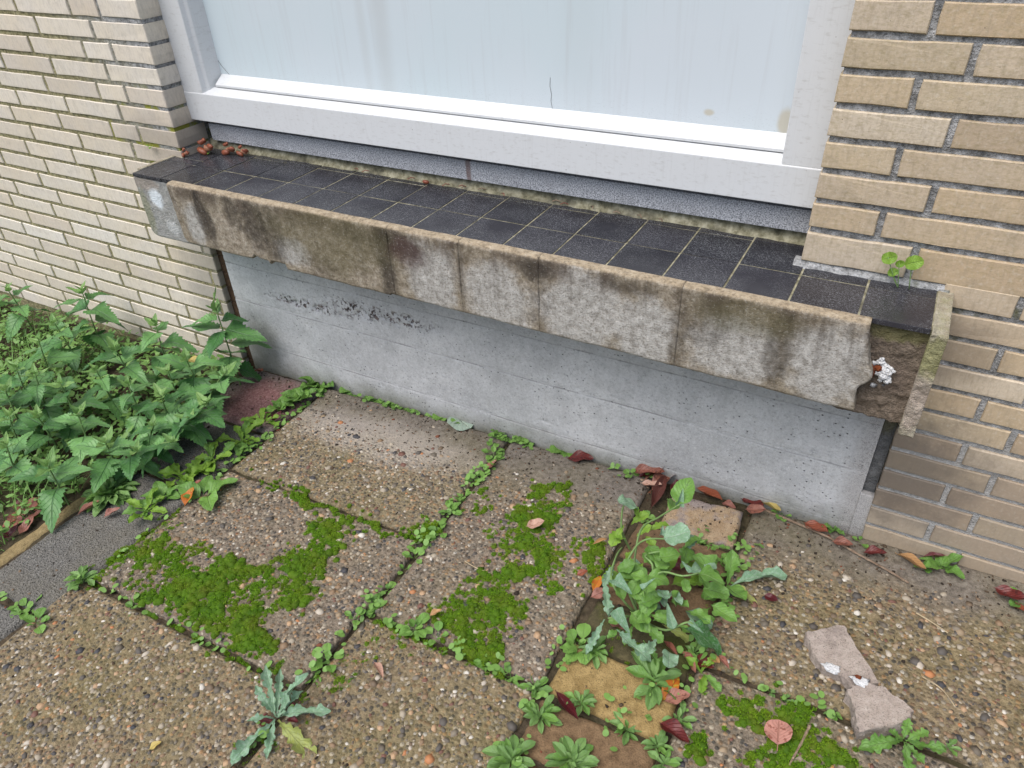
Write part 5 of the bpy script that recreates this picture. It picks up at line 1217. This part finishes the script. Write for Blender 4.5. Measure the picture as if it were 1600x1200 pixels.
def get_leaf(kind, colr, k):
    key = (kind, colr, k)
    if key not in _lc:
        mt = LM[colr]
        a = dict(lobed=(p_lobed, 1, 40, mt, 14, .22, .2, .15, .10, .0), dand=(p_dand, 1, 24, mt, 9, .14, .25, .2, .10, .08), broad=(p_ovate, 1, 18, mt, 9, .06, .25, .2, .08, .10), roundl=(p_round, 1, 16, mt, 7, .07, .15, .12, .08, .0), clasp=(p_clasp, 1, 14, mt, 0, 0, .5, .15, .06, 0), spat=(p_spat, 1, 12, mt, 0, 0, .25, .22, .05, 0), round=(p_round, 1, 12, mt, 0, 0, .18, .2, .05, .38))[kind]
        _lc[key] = leaf_mesh(kind + '_leaf', *a, .022, k)
    return _lc[key]
def add_leaf(parent, me, base, tip, wid=1.0, roll=0, name='leaf', up=(0, 0, 1)):
    """place a unit leaf from base to tip (world); wid = width / length ratio scale"""
    b = Vector(base); d = Vector(tip) - b; L = d.length; y = d / L; z = Vector(up); z = (z - y * z.dot(y))
    z = z.normalized() if z.length > 1e-4 else y.orthogonal().normalized()
    x = y.cross(z); M = Matrix((x, y, z)).transposed().to_4x4() @ Matrix.Rotation(roll, 4, 'Y')
    o = obj(name, me, parent); M.translation = b - parent.location; M = M @ Matrix.Diagonal((L * wid, L, L, 1)); o.matrix_basis = M
    return o
ORD = ['first', 'second', 'third', 'fourth', 'fifth', 'sixth', 'seventh', 'eighth', 'ninth', 'tenth', 'eleventh', 'twelfth', 'thirteenth', 'fourteenth', 'fifteenth']
# ---- nettles
def nrow(y): return 'back row by the brick wall' if y > -.28 else 'middle row of the patch' if y > -.46 else 'front row by the kerb'
def nettle_label(i):
    rw = nrow(NETTLES[i][1]); mates = sorted([k for k in range(len(NETTLES)) if nrow(NETTLES[k][1]) == rw], key=lambda k: NETTLES[k][0])
    return 'nettle, %s from the left in the %s' % (ORD[mates.index(i)], rw)
def seed_where(x, y):
    return ('along the plinth foot', x, 'left') if y > -.12 and x < 1.3 else ('in the long joint below the plinth', -y, 'plinth') if .44 < x < .54 else ('in the joints left of the moss patches', x, 'left') if x < .44 else ('in the cross joint below the middle moss patch', x, 'left') if x < .87 else ('around the paving bricks and right slabs', x, 'left')
def seed_label(i):
    w = seed_where(*ROSETTES[i][:2]); mates = sorted([k for k in range(len(ROSETTES)) if ROSETTES[k][5] is None and seed_where(*ROSETTES[k][:2])[0] == w[0]], key=lambda k: seed_where(*ROSETTES[k][:2])[1])
    return 'small green seedling, %s from the %s %s' % (ORD[mates.index(i)], w[2], w[0]), 'seedlings ' + w[0]
NG = 'nettles crowded in the bed by the left wall'
for i, (x, y, h, s, lab) in enumerate(NETTLES):
    rn = random.Random(100 + i); rx = min(x, -.36) - .0; ry = y + rn.uniform(-.02, .02); ry = min(ry, -.03); root = Vector((rx, ry, gz(rx) - .02)); top = Vector((x, y, gz(x) + h))
    e = empty('nettle', tuple(root))
    if lab: tag(e, lab, 'nettle', NG)
    else: tag(e, nettle_label(i), 'nettle', NG)
    mid = root.lerp(top, .5) + Vector((0, 0, .02)); path = smooth_path([root, mid, top], 6)
    me = tube('stem', [p - root for p in path], [.0028 - .0014 * k / len(path) for k in range(len(path))], M_STEM, 6); obj('stem', me, e)
    ang = rn.uniform(0, 3.14); ax = (top - mid).normalized(); L0 = .104 * s * rn.uniform(.85, 1.12)
    specs = [(0.0, .30, 55, 'y'), (.010, .46, 38, 'y'), (.030, .72, 18, 'n'), (.062, .95, 2, 'n'), (.10, 1.0, -12, 'n'), (.145, .95, -22, 'n'), (.19, .9, -26, 'n')]
    for k, (dn, sc, el, kind) in enumerate(specs):
        if dn > (top - root).length * .93: break
        p = top - ax * dn; a0 = ang + k * math.pi / 2 + rn.uniform(-.25, .25)
        for q in (0, 1):
            a = a0 + q * math.pi + rn.uniform(-.2, .2); ee = R(el + rn.uniform(-13, 13)); L = L0 * sc * rn.uniform(.85, 1.15)
            d = Vector((math.cos(a) * math.cos(ee), math.sin(a) * math.cos(ee), math.sin(ee))); tip = p + d * L
            if tip.y > -.006: # do not poke through the wall
                d.y = -abs(d.y) * .3; d.normalize(); tip = p + d * L
                if tip.y > -.006: continue
            if tip.z < gz(tip.x) + .005: continue
            add_leaf(e, rn.choice(NETY if kind == 'y' else NETM), p, tip, rn.uniform(.9, 1.12), rn.uniform(-.25, .25))
    if i == 1:  # the upright narrow leaf and the one over the plinth
        add_leaf(e, NETY[0], top, top + Vector((.02, -.005, .085)), .7, .9); add_leaf(e, NETM[1], top - ax * .06, top - ax * .06 + Vector((.125, .03, .005)), .85, .2)
# ---- rosettes and seedlings
for i, (x, y, r, t, n, lab) in enumerate(ROSETTES):
    rn = random.Random(300 + i); z = surf(x, y); e = empty('weed' if lab else 'seedling', (x, y, z))
    if lab: tag(e, lab, 'weed', 'weeds in the paving joints')
    else:
        lb, gp = seed_label(i); tag(e, lb, 'seedling', gp)
    if t == 'spat': n = int(n * 1.5); r *= .88
    colr = {'spat': 'spat', 'round': 'round', 'dand': 'bright', 'broad': 'green'}[t]; kind = t; a0 = rn.uniform(0, 6)
    for k in range(n):
        a = a0 + k * 2.4 + rn.uniform(-.3, .3); rk = r * (rn.uniform(.75, 1.08) if k < n * .65 else rn.uniform(.35, .7)); el = R(rn.uniform(8, 28) if k < n * .65 else rn.uniform(35, 62))
        if t == 'dand': el = R(rn.uniform(8, 34))
        if t == 'broad': el = R(rn.uniform(10, 45))
        b = Vector((x + rn.uniform(-.12, .12) * r, y + rn.uniform(-.12, .12) * r, z + .002)); cr = r * .25 if n > 10 and t == 'round' else 0
        if cr: b += Vector((rn.uniform(-1, 1) * r * .6, rn.uniform(-1, 1) * r * .6, rn.uniform(0, .012))); rk *= .5
        tip = b + Vector((math.cos(a) * math.cos(el) * rk, math.sin(a) * math.cos(el) * rk, math.sin(el) * rk + .003))
        if tip.y > .0 and x < 1.31: tip.y = -.004
        wd = {'spat': .36, 'round': .58, 'dand': .46, 'broad': .66}[t] * rn.uniform(.85, 1.15)
        add_leaf(e, get_leaf(kind, colr if rn.random() < .75 else 'green', rn.randint(0, 2)), b, tip, wd, rn.uniform(-.3, .3))
# ---- sow thistles with every leaf placed
for i, (lab, root, leaves, stems) in enumerate(THISTLES):
    rn = random.Random(500 + i); e = empty('sow_thistle', (root[0], root[1], surf(root[0], root[1]))); tag(e, lab, 'weed'); O = e.location
    for s in stems: pts = smooth_path([Vector(q) - O for q in s], 5); obj('stem', tube('stem', pts, [.0026 - .0012 * k / len(pts) for k in range(len(pts))], M_STEM, 7), e)
    if i == 2:
        for k in range(34):
            a_ = rn.uniform(0, 6.28); rr_ = rn.random() ** .6 * .075; bx_ = 1.0 + .03 * rn.uniform(-1, 1) + math.cos(a_) * rr_ * .9; by_ = -.33 + math.sin(a_) * rr_ * 1.7; hz = rn.uniform(.02, .085)
            L_ = rn.uniform(.03, .055); el_ = rn.uniform(-.1, .7); tp = Vector((bx_ + math.cos(a_) * L_ * math.cos(el_), by_ + math.sin(a_) * L_ * math.cos(el_), gz(bx_) + hz + L_ * math.sin(el_)))
            add_leaf(e, get_leaf(rn.choice(('broad', 'dand', 'broad', 'roundl')), rn.choice(('green', 'bright', 'green', 'glauc')), rn.randint(0, 2)), (bx_, by_, gz(bx_) + hz), tuple(tp), rn.uniform(.5, .8), rn.uniform(-.4, .4))
    for (bx, by, bz, tx, ty, tz, t, w, cl) in leaves:
        add_leaf(e, get_leaf(t, cl, rn.randint(0, 2)), (bx, by, bz), (tx, ty, tz), w * (.78 if i == 0 else 1), rn.uniform(-.3, .3) if t != 'clasp' else rn.uniform(-.9, .9))
# ---- seedlings on the ledge
e = empty('seedling', (SILLPLANT[0][0], SILLPLANT[0][1], .001)); tag(e, 'two round-leaved seedlings sprouting on the black tiles by the right brick wall', 'seedling')
O = Vector(e.location)
for q, sc in ((1, 1), (2, 1.15), (3, .7), (4, .6)):
    c = Vector(SILLPLANT[q]); b = Vector((O.x + (.012 if q == 2 else -.004), O.y, .002)); d = (c - b)
    add_leaf(e, get_leaf('roundl', 'bright', q % 3), c - Vector((.008, 0, .006)) * sc, c + Vector((.012, -.004, .006)) * sc, .85, rn.uniform(-.3, .3), up=(.2, -.8, .6)); obj('stem', tube('stem', smooth_path([b - O, b.lerp(c, .5) + Vector((0, -.004, 0)) - O, c - O], 4), .0008, M_STEM, 5), e)
# small tuft on the left wall joint and at the left ledge corner
for (x, y, z, lab) in ((-.535, -.002, .017, 'tiny green sprout in a joint of the left brick wall, beside the ledge'), (-.385, .05, .006, 'tiny green sprout in the left ledge corner beside the red husks')):
    e = empty('seedling', (x, y, z)); tag(e, lab, 'seedling')
    for k in range(4): a = k * 1.6 + 3.6; add_leaf(e, get_leaf('round', 'bright', k % 3), (x, y - .002, z), (x + math.cos(a) * .012, y - .008 - .006 * (k % 2), z + .004 + .004 * math.sin(a)), .6)

# ---- creeping tiny-leaved greens that fill the joints
r = np.random.default_rng(12); PX = []; PY = []
for (x0_, y0_, x1_, y1_, n_, w_) in ((.490, .0, .490, -.60, 620, .010), (.490, -.60, .488, -.95, 120, .008), (-.11, .0, -.108, -.40, 300, .012), (-.108, -.40, -.118, -.80, 110, .008), (.50, -.582, .87, -.582, 260, .010), (.0, -.002, .87, -.004, 330, .008), (.87, -.40, .885, -.80, 260, .014), (1.095, -.10, 1.10, -.42, 330, .016), (1.0, -.59, 1.1, -.47, 110, .02), (1.1, -.417, 1.45, -.417, 90, .007), (-.10, -.77, .48, -.769, 90, .006), (-.34, -.882, -.14, -.882, 70, .008), (.96, -.15, 1.06, -.11, 60, .01)):
    n_ = int(n_ * .42); t_ = r.random(n_); cl = vn(t_ * 14, t_ * 0, int(n_)) > .42; t_ = t_[cl]; PX.append(x0_ + (x1_ - x0_) * t_ + r.normal(0, w_, len(t_))); PY.append(np.minimum(y0_ + (y1_ - y0_) * t_ + r.normal(0, w_, len(t_)), -.001))
x = np.concatenate(PX); y = np.concatenate(PY); n_ = len(x); z = np.array([max(surf(p, q), gz(p) - .008) for p, q in zip(x, y)]) + r.uniform(.002, .014, n_)
a = r.uniform(0, 6.28, n_); L = r.uniform(.004, .0085, n_); tl = r.normal(0, .35, (n_, 2)); q = np.array([[0, -.5], [.36, -.36], [.5, .05], [.34, .42], [0, .55], [-.34, .42], [-.5, .05], [-.36, -.36]])
lx = q[None, :, 0] * L[:, None] * 1.5; ly = q[None, :, 1] * L[:, None] * 1.7
V = np.stack([x[:, None] + lx * np.cos(a)[:, None] - ly * np.sin(a)[:, None], y[:, None] + lx * np.sin(a)[:, None] + ly * np.cos(a)[:, None], z[:, None] + lx * tl[:, :1] + ly * tl[:, 1:] + .15 * np.abs(lx)], -1).reshape(-1, 3)
V[:, 1] = np.minimum(V[:, 1], .004)
tag(obj('creeping_weed', npmesh('creeping_weed', V, np.arange(n_ * 8).reshape(-1, 8), LM['round'])), 'tiny-leaved bright green creeping weed filling the paving joints', 'creeping weed', kind='stuff')

# ============================================================ FALLEN LEAVES
_fc = {}
def fallen_mesh(shape, colr, k):
    key = (shape, colr, k)
    if key not in _fc:
        if shape == 'curl': me = leaf_mesh('fallen_leaf', p_lanc, .26, 16, FM[colr], 0, 0, 1.5, -.12 - .1 * k, .10, .06, .012, k)
        elif shape == 'round': me = leaf_mesh('fallen_leaf', p_round, .78, 16, FM[colr], 0, 0, .12, .05, .06, .22, .012, k)
        else: me = leaf_mesh('fallen_leaf', p_ovate, .52, 16, FM[colr], 0, 0, .35 + .25 * k, -.10 - .1 * k, .10, .08, .012, k, twist=.3 * (k - 1))
        _fc[key] = me
    return _fc[key]
for i, (x0, y0, x1, y1, h, colr, shape, lab) in enumerate(FALLEN):
    rn = random.Random(900 + i); z0 = surf(x0, y0) + h; z1 = surf(x1, y1) + h; z = max(z0, z1) + (.011 if lab and 'moss' in lab else .0035) + .002 * (i % 3); b = Vector((x0, y0, z)); t = Vector((x1, y1, z + rn.uniform(0, .004)))
    e = empty('fallen_leaf', tuple(b)); me = fallen_mesh(shape, colr, rn.randint(0, 2))
    COL.objects.unlink(e); bpy.data.objects.remove(e)
    d = t - b; L = d.length * 1.12; y = d.normalized(); zz = Vector((0, 0, 1)); zz = (zz - y * zz.dot(y)).normalized(); xx = y.cross(zz); M = Matrix((xx, y, zz)).transposed().to_4x4() @ Matrix.Rotation(rn.uniform(-.25, .25), 4, 'Y'); M.translation = b
    o = obj('fallen_leaf', me); o.matrix_basis = M @ Matrix.Diagonal((L * rn.uniform(.9, 1.2), L, L, 1))
    tag(o, lab or 'wet dark red leaf in the litter between kerb strip and nettles', 'fallen leaf', 'leaf litter by the kerb' if not lab else 'fallen leaves on the pavement')
# ---- red husks and scraps on the ledge
for i, (x, y, s, lab) in enumerate(((-.423, .006, .026, 'small red husk at the foot of the left reveal on the ledge'), (-.382, .04, .046, 'largest heap of red husk in the left ledge corner'), (-.325, .06, .036, 'upright red husk on the ledge, second from the right of the group'), (-.283, .066, .032, 'rightmost red husk of the group on the ledge'), (.268, .085, .022, 'single red scrap of leaf on the ledge tiles, far from the husks'))):
    e = empty('husk', (x, y, .0)); tag(e, lab, 'husk', 'red husks on the ledge')
    for k in range(5 if i < 4 else 1):
        me = lump('husk_scale', (0, 0, 0), s * (.36 - .04 * k), (1.0, .5, .55), .5, i * 3 + k, FM['red'] if k != 1 else FM['tanbrown'], 2, 1.6)
        o = obj('scale', me, e, ((k % 3 - 1) * s * .34, (k % 2) * .005 - .002, s * (.2 + .16 * k))); o.rotation_euler = (random.uniform(-.4, .4), random.uniform(-.5, .5), random.uniform(-.8, .8))
for i in range(14):   # dry crumbs along the back of the ledge
    x = random.uniform(.05, 1.05); me = tube('crumb', [(-.008, 0, 0), (0, .002, .003), (.009, -.001, .001)], .0011, FM['brown'] if i % 2 else M_TWIG, 5)
    o = obj('leaf_crumb', me, None, (x, .083 + random.uniform(-.006, .004), .006)); o.rotation_euler = (0, 0, random.uniform(-1, 1)); tag(o, 'tiny dry brown leaf crumb along the back edge of the ledge', 'leaf crumb', 'crumbs along the back of the ledge')
# ---- twigs
for lab, pts, r_ in TWIGS:
    P = [Vector((x, y, surf(x, y) + r_ * 1.3 + .0015)) for x, y, z in pts]; b = P[0].copy(); pts2 = smooth_path([p - b for p in P], 6)
    rr = [r_ * (1 - .4 * k / len(pts2)) * (1 + .18 * math.sin(k * 2.3)) for k in range(len(pts2))]; o = obj('twig', tube('twig', pts2, rr, M_TWIG if r_ > .002 else M_STRAW, 7), None, tuple(b)); tag(o, lab, 'twig')
# ---- broken concrete pieces
def chunk(poly, hgt, lab, seed, tilt, spots):
    rn = np.random.default_rng(seed); P = []
    n0 = len(poly)
    for i in range(n0):
        a = np.array(poly[i]); b = np.array(poly[(i + 1) % n0])
        for k in range(5): q = a + (b - a) * k / 5; P.append(q + rn.normal(0, .0013, 2) * (k > 0))
    P = np.array(P); n = len(P); c = P.mean(0); bm = bmesh.new()
    def ring(sc, z, jit): return [bm.verts.new((c[0] + (p[0] - c[0]) * sc + rn.normal(0, jit), c[1] + (p[1] - c[1]) * sc + rn.normal(0, jit), gz(p[0]) + z + tilt[0] * (p[0] - c[0]) + tilt[1] * (p[1] - c[1]) + rn.normal(0, jit))) for p in P]
    rings = [ring(1.0, -.002, 0), ring(1.01, hgt * .5, .0007), ring(1.0, hgt - .003, .0007), ring(.975, hgt, .0003)]
    for a, b in zip(rings, rings[1:]):
        for i in range(n): bm.faces.new((a[i], a[(i + 1) % n], b[(i + 1) % n], b[i]))
    bm.faces.new(rings[-1]); bmesh.ops.recalc_face_normals(bm, faces=bm.faces); bmesh.ops.triangulate(bm, faces=bm.faces[:]); bmesh.ops.subdivide_edges(bm, edges=bm.edges[:], cuts=2, use_grid_fill=True); bm.normal_update()
    for v in bm.verts:
        side = 1 - abs(v.normal.z); q = float(fbm(np.array(v.co.x * 130 + v.co.z * 60), np.array(v.co.y * 130), seed)) - .5
        v.co += v.normal * q * (.0022 + .005 * side)
    bmesh.ops.recalc_face_normals(bm, faces=bm.faces); me = bpy.data.meshes.new('broken_concrete'); bm.to_mesh(me); bm.free(); me.materials.append(M_DEBRIS)
    o = empty('broken_concrete', (0, 0, 0)); tag(o, lab, 'concrete piece'); obj('piece', me, o)
    for (sx, sy, sr, mt, zz) in spots: obj('salt_crust' if mt is M_EFFLO else 'rust_spot', lump('spot', (sx, sy, gz(sx) + hgt + zz), sr, (1.2, .8, .22), .6, 3, mt, 3, 2.6), o)
    return o
def cen(p): q = np.array(p).mean(0); return float(q[0]), float(q[1])
c1 = cen(DEBRIS[0]); c2 = cen(DEBRIS[1])
chunk(DEBRIS[0], .024, 'longer upper piece of broken pinkish concrete on the right slab', 3, (.0, .06), [(c1[0] - .012, c1[1] - .028, .013, M_EFFLO, -.001)])
chunk(DEBRIS[1], .028, 'lower wedge-shaped piece of broken concrete with a rusty spot', 4, (.05, .05), [(c2[0] - .03, c2[1] + .03, .013, M_EFFLO, .0), (c2[0] - .034, c2[1] + .034, .005, M_RUST, .003)])
# ============================================================ GROUND COVER in the bed
r = np.random.default_rng(5); N = 11000
x = r.uniform(-1.75, -.40, N); y = r.uniform(-1.15, -.02, N); k = (fbm(x * 6, y * 6, 3) > .34); x, y = x[k], y[k]; N = len(x)
z = gz(x) - .02 + r.uniform(.004, .06, N); a = r.uniform(0, 6.28, N); L = r.uniform(.007, .019, N); w = L * .62; tl = r.normal(0, .35, (N, 2))
q = np.array([[-.0, -.5], [.5, -.15], [.35, .35], [0, .55], [-.35, .35], [-.5, -.15]]); lx = q[None, :, 0] * w[:, None] * 1.2; ly = q[None, :, 1] * L[:, None] * 1.2
V = np.stack([x[:, None] + lx * np.cos(a)[:, None] - ly * np.sin(a)[:, None], y[:, None] + lx * np.sin(a)[:, None] + ly * np.cos(a)[:, None], z[:, None] + lx * tl[:, :1] + ly * tl[:, 1:]], -1).reshape(-1, 3)
gc = obj('ground_cover', npmesh('ground_cover', V, np.arange(N * 6).reshape(-1, 6), LM['green'])); tag(gc, 'low mat of tiny round leaves covering the soil under the nettles', 'ground cover', kind='stuff')
N = 900; V = []; F = []
for i in range(N):
    if i < 700: bx, by = random.uniform(-1.7, -.85), random.uniform(-.75, -.06)
    else: bx, by = random.uniform(-.7, -.40), random.uniform(-.95, -.55)
    a = random.uniform(0, 6.28); Lg = random.uniform(.06, .17); bend = random.uniform(.3, 1.1); o_ = len(V)
    for k in range(6):
        t = k / 5; rad_ = Lg * t * bend * .7; zz = Lg * (t - .55 * bend * t * t); wv = .0016 * (1 - t * .9)
        cx, cy = bx + math.cos(a) * rad_, by + math.sin(a) * rad_; cy = min(cy, -.004)
        V += [(cx - math.sin(a) * wv, cy + math.cos(a) * wv, gz(bx) - .02 + zz), (cx + math.sin(a) * wv, cy - math.cos(a) * wv, gz(bx) - .02 + zz)]
    for k in range(5): F.append((o_ + 2 * k, o_ + 2 * k + 1, o_ + 2 * k + 3, o_ + 2 * k + 2))
gr = obj('grass', mesh('grass', V, F, M_GRASS)); tag(gr, 'loose green grass blades at the left edge behind the nettles', 'grass', kind='stuff')
# ---- grit and crumbs of dead leaf lying on the paving
r = np.random.default_rng(77); N = 2600
x = r.uniform(-.4, 1.75, N); y = -.005 - np.abs(r.gamma(1.1, .09, N)); k2 = r.random(N) < .35; y[k2] = r.uniform(-1.1, 0, k2.sum())
z = np.array([surf(p, q) for p, q in zip(x, y)]) + .0008; sz = r.gamma(2.2, .0007, N) + .0006; a = r.uniform(0, 6.28, N); asp = r.uniform(.25, 1, N)
P = IV[None] * (1 + .25 * r.standard_normal((N, len(IV))))[:, :, None]; lx = P[:, :, 0] * sz[:, None]; ly = P[:, :, 1] * (sz * asp)[:, None]
V = np.stack([x[:, None] + lx * np.cos(a)[:, None] - ly * np.sin(a)[:, None], y[:, None] + lx * np.sin(a)[:, None] + ly * np.cos(a)[:, None], z[:, None] + P[:, :, 2] * (sz * .5)[:, None]], -1).reshape(-1, 3)
def grit_mat():
    m = Mt('dark_grit'); return m.fin(m.ramp(m.g.outputs['Random Per Island'], [(0, (.03, .022, .016)), (.4, (.08, .055, .035)), (.7, (.17, .12, .08)), (.9, (.16, .06, .035)), (.97, (.4, .34, .26))], 'CONSTANT'), .9, None, .2)
tag(obj('grit', npmesh('grit', V, (IF[None] + (np.arange(N) * len(IV))[:, None, None]).reshape(-1, 3), grit_mat())), 'dark grit and crumbs of dead leaf scattered over the paving', 'grit', kind='stuff')
bpy.context.view_layer.update()
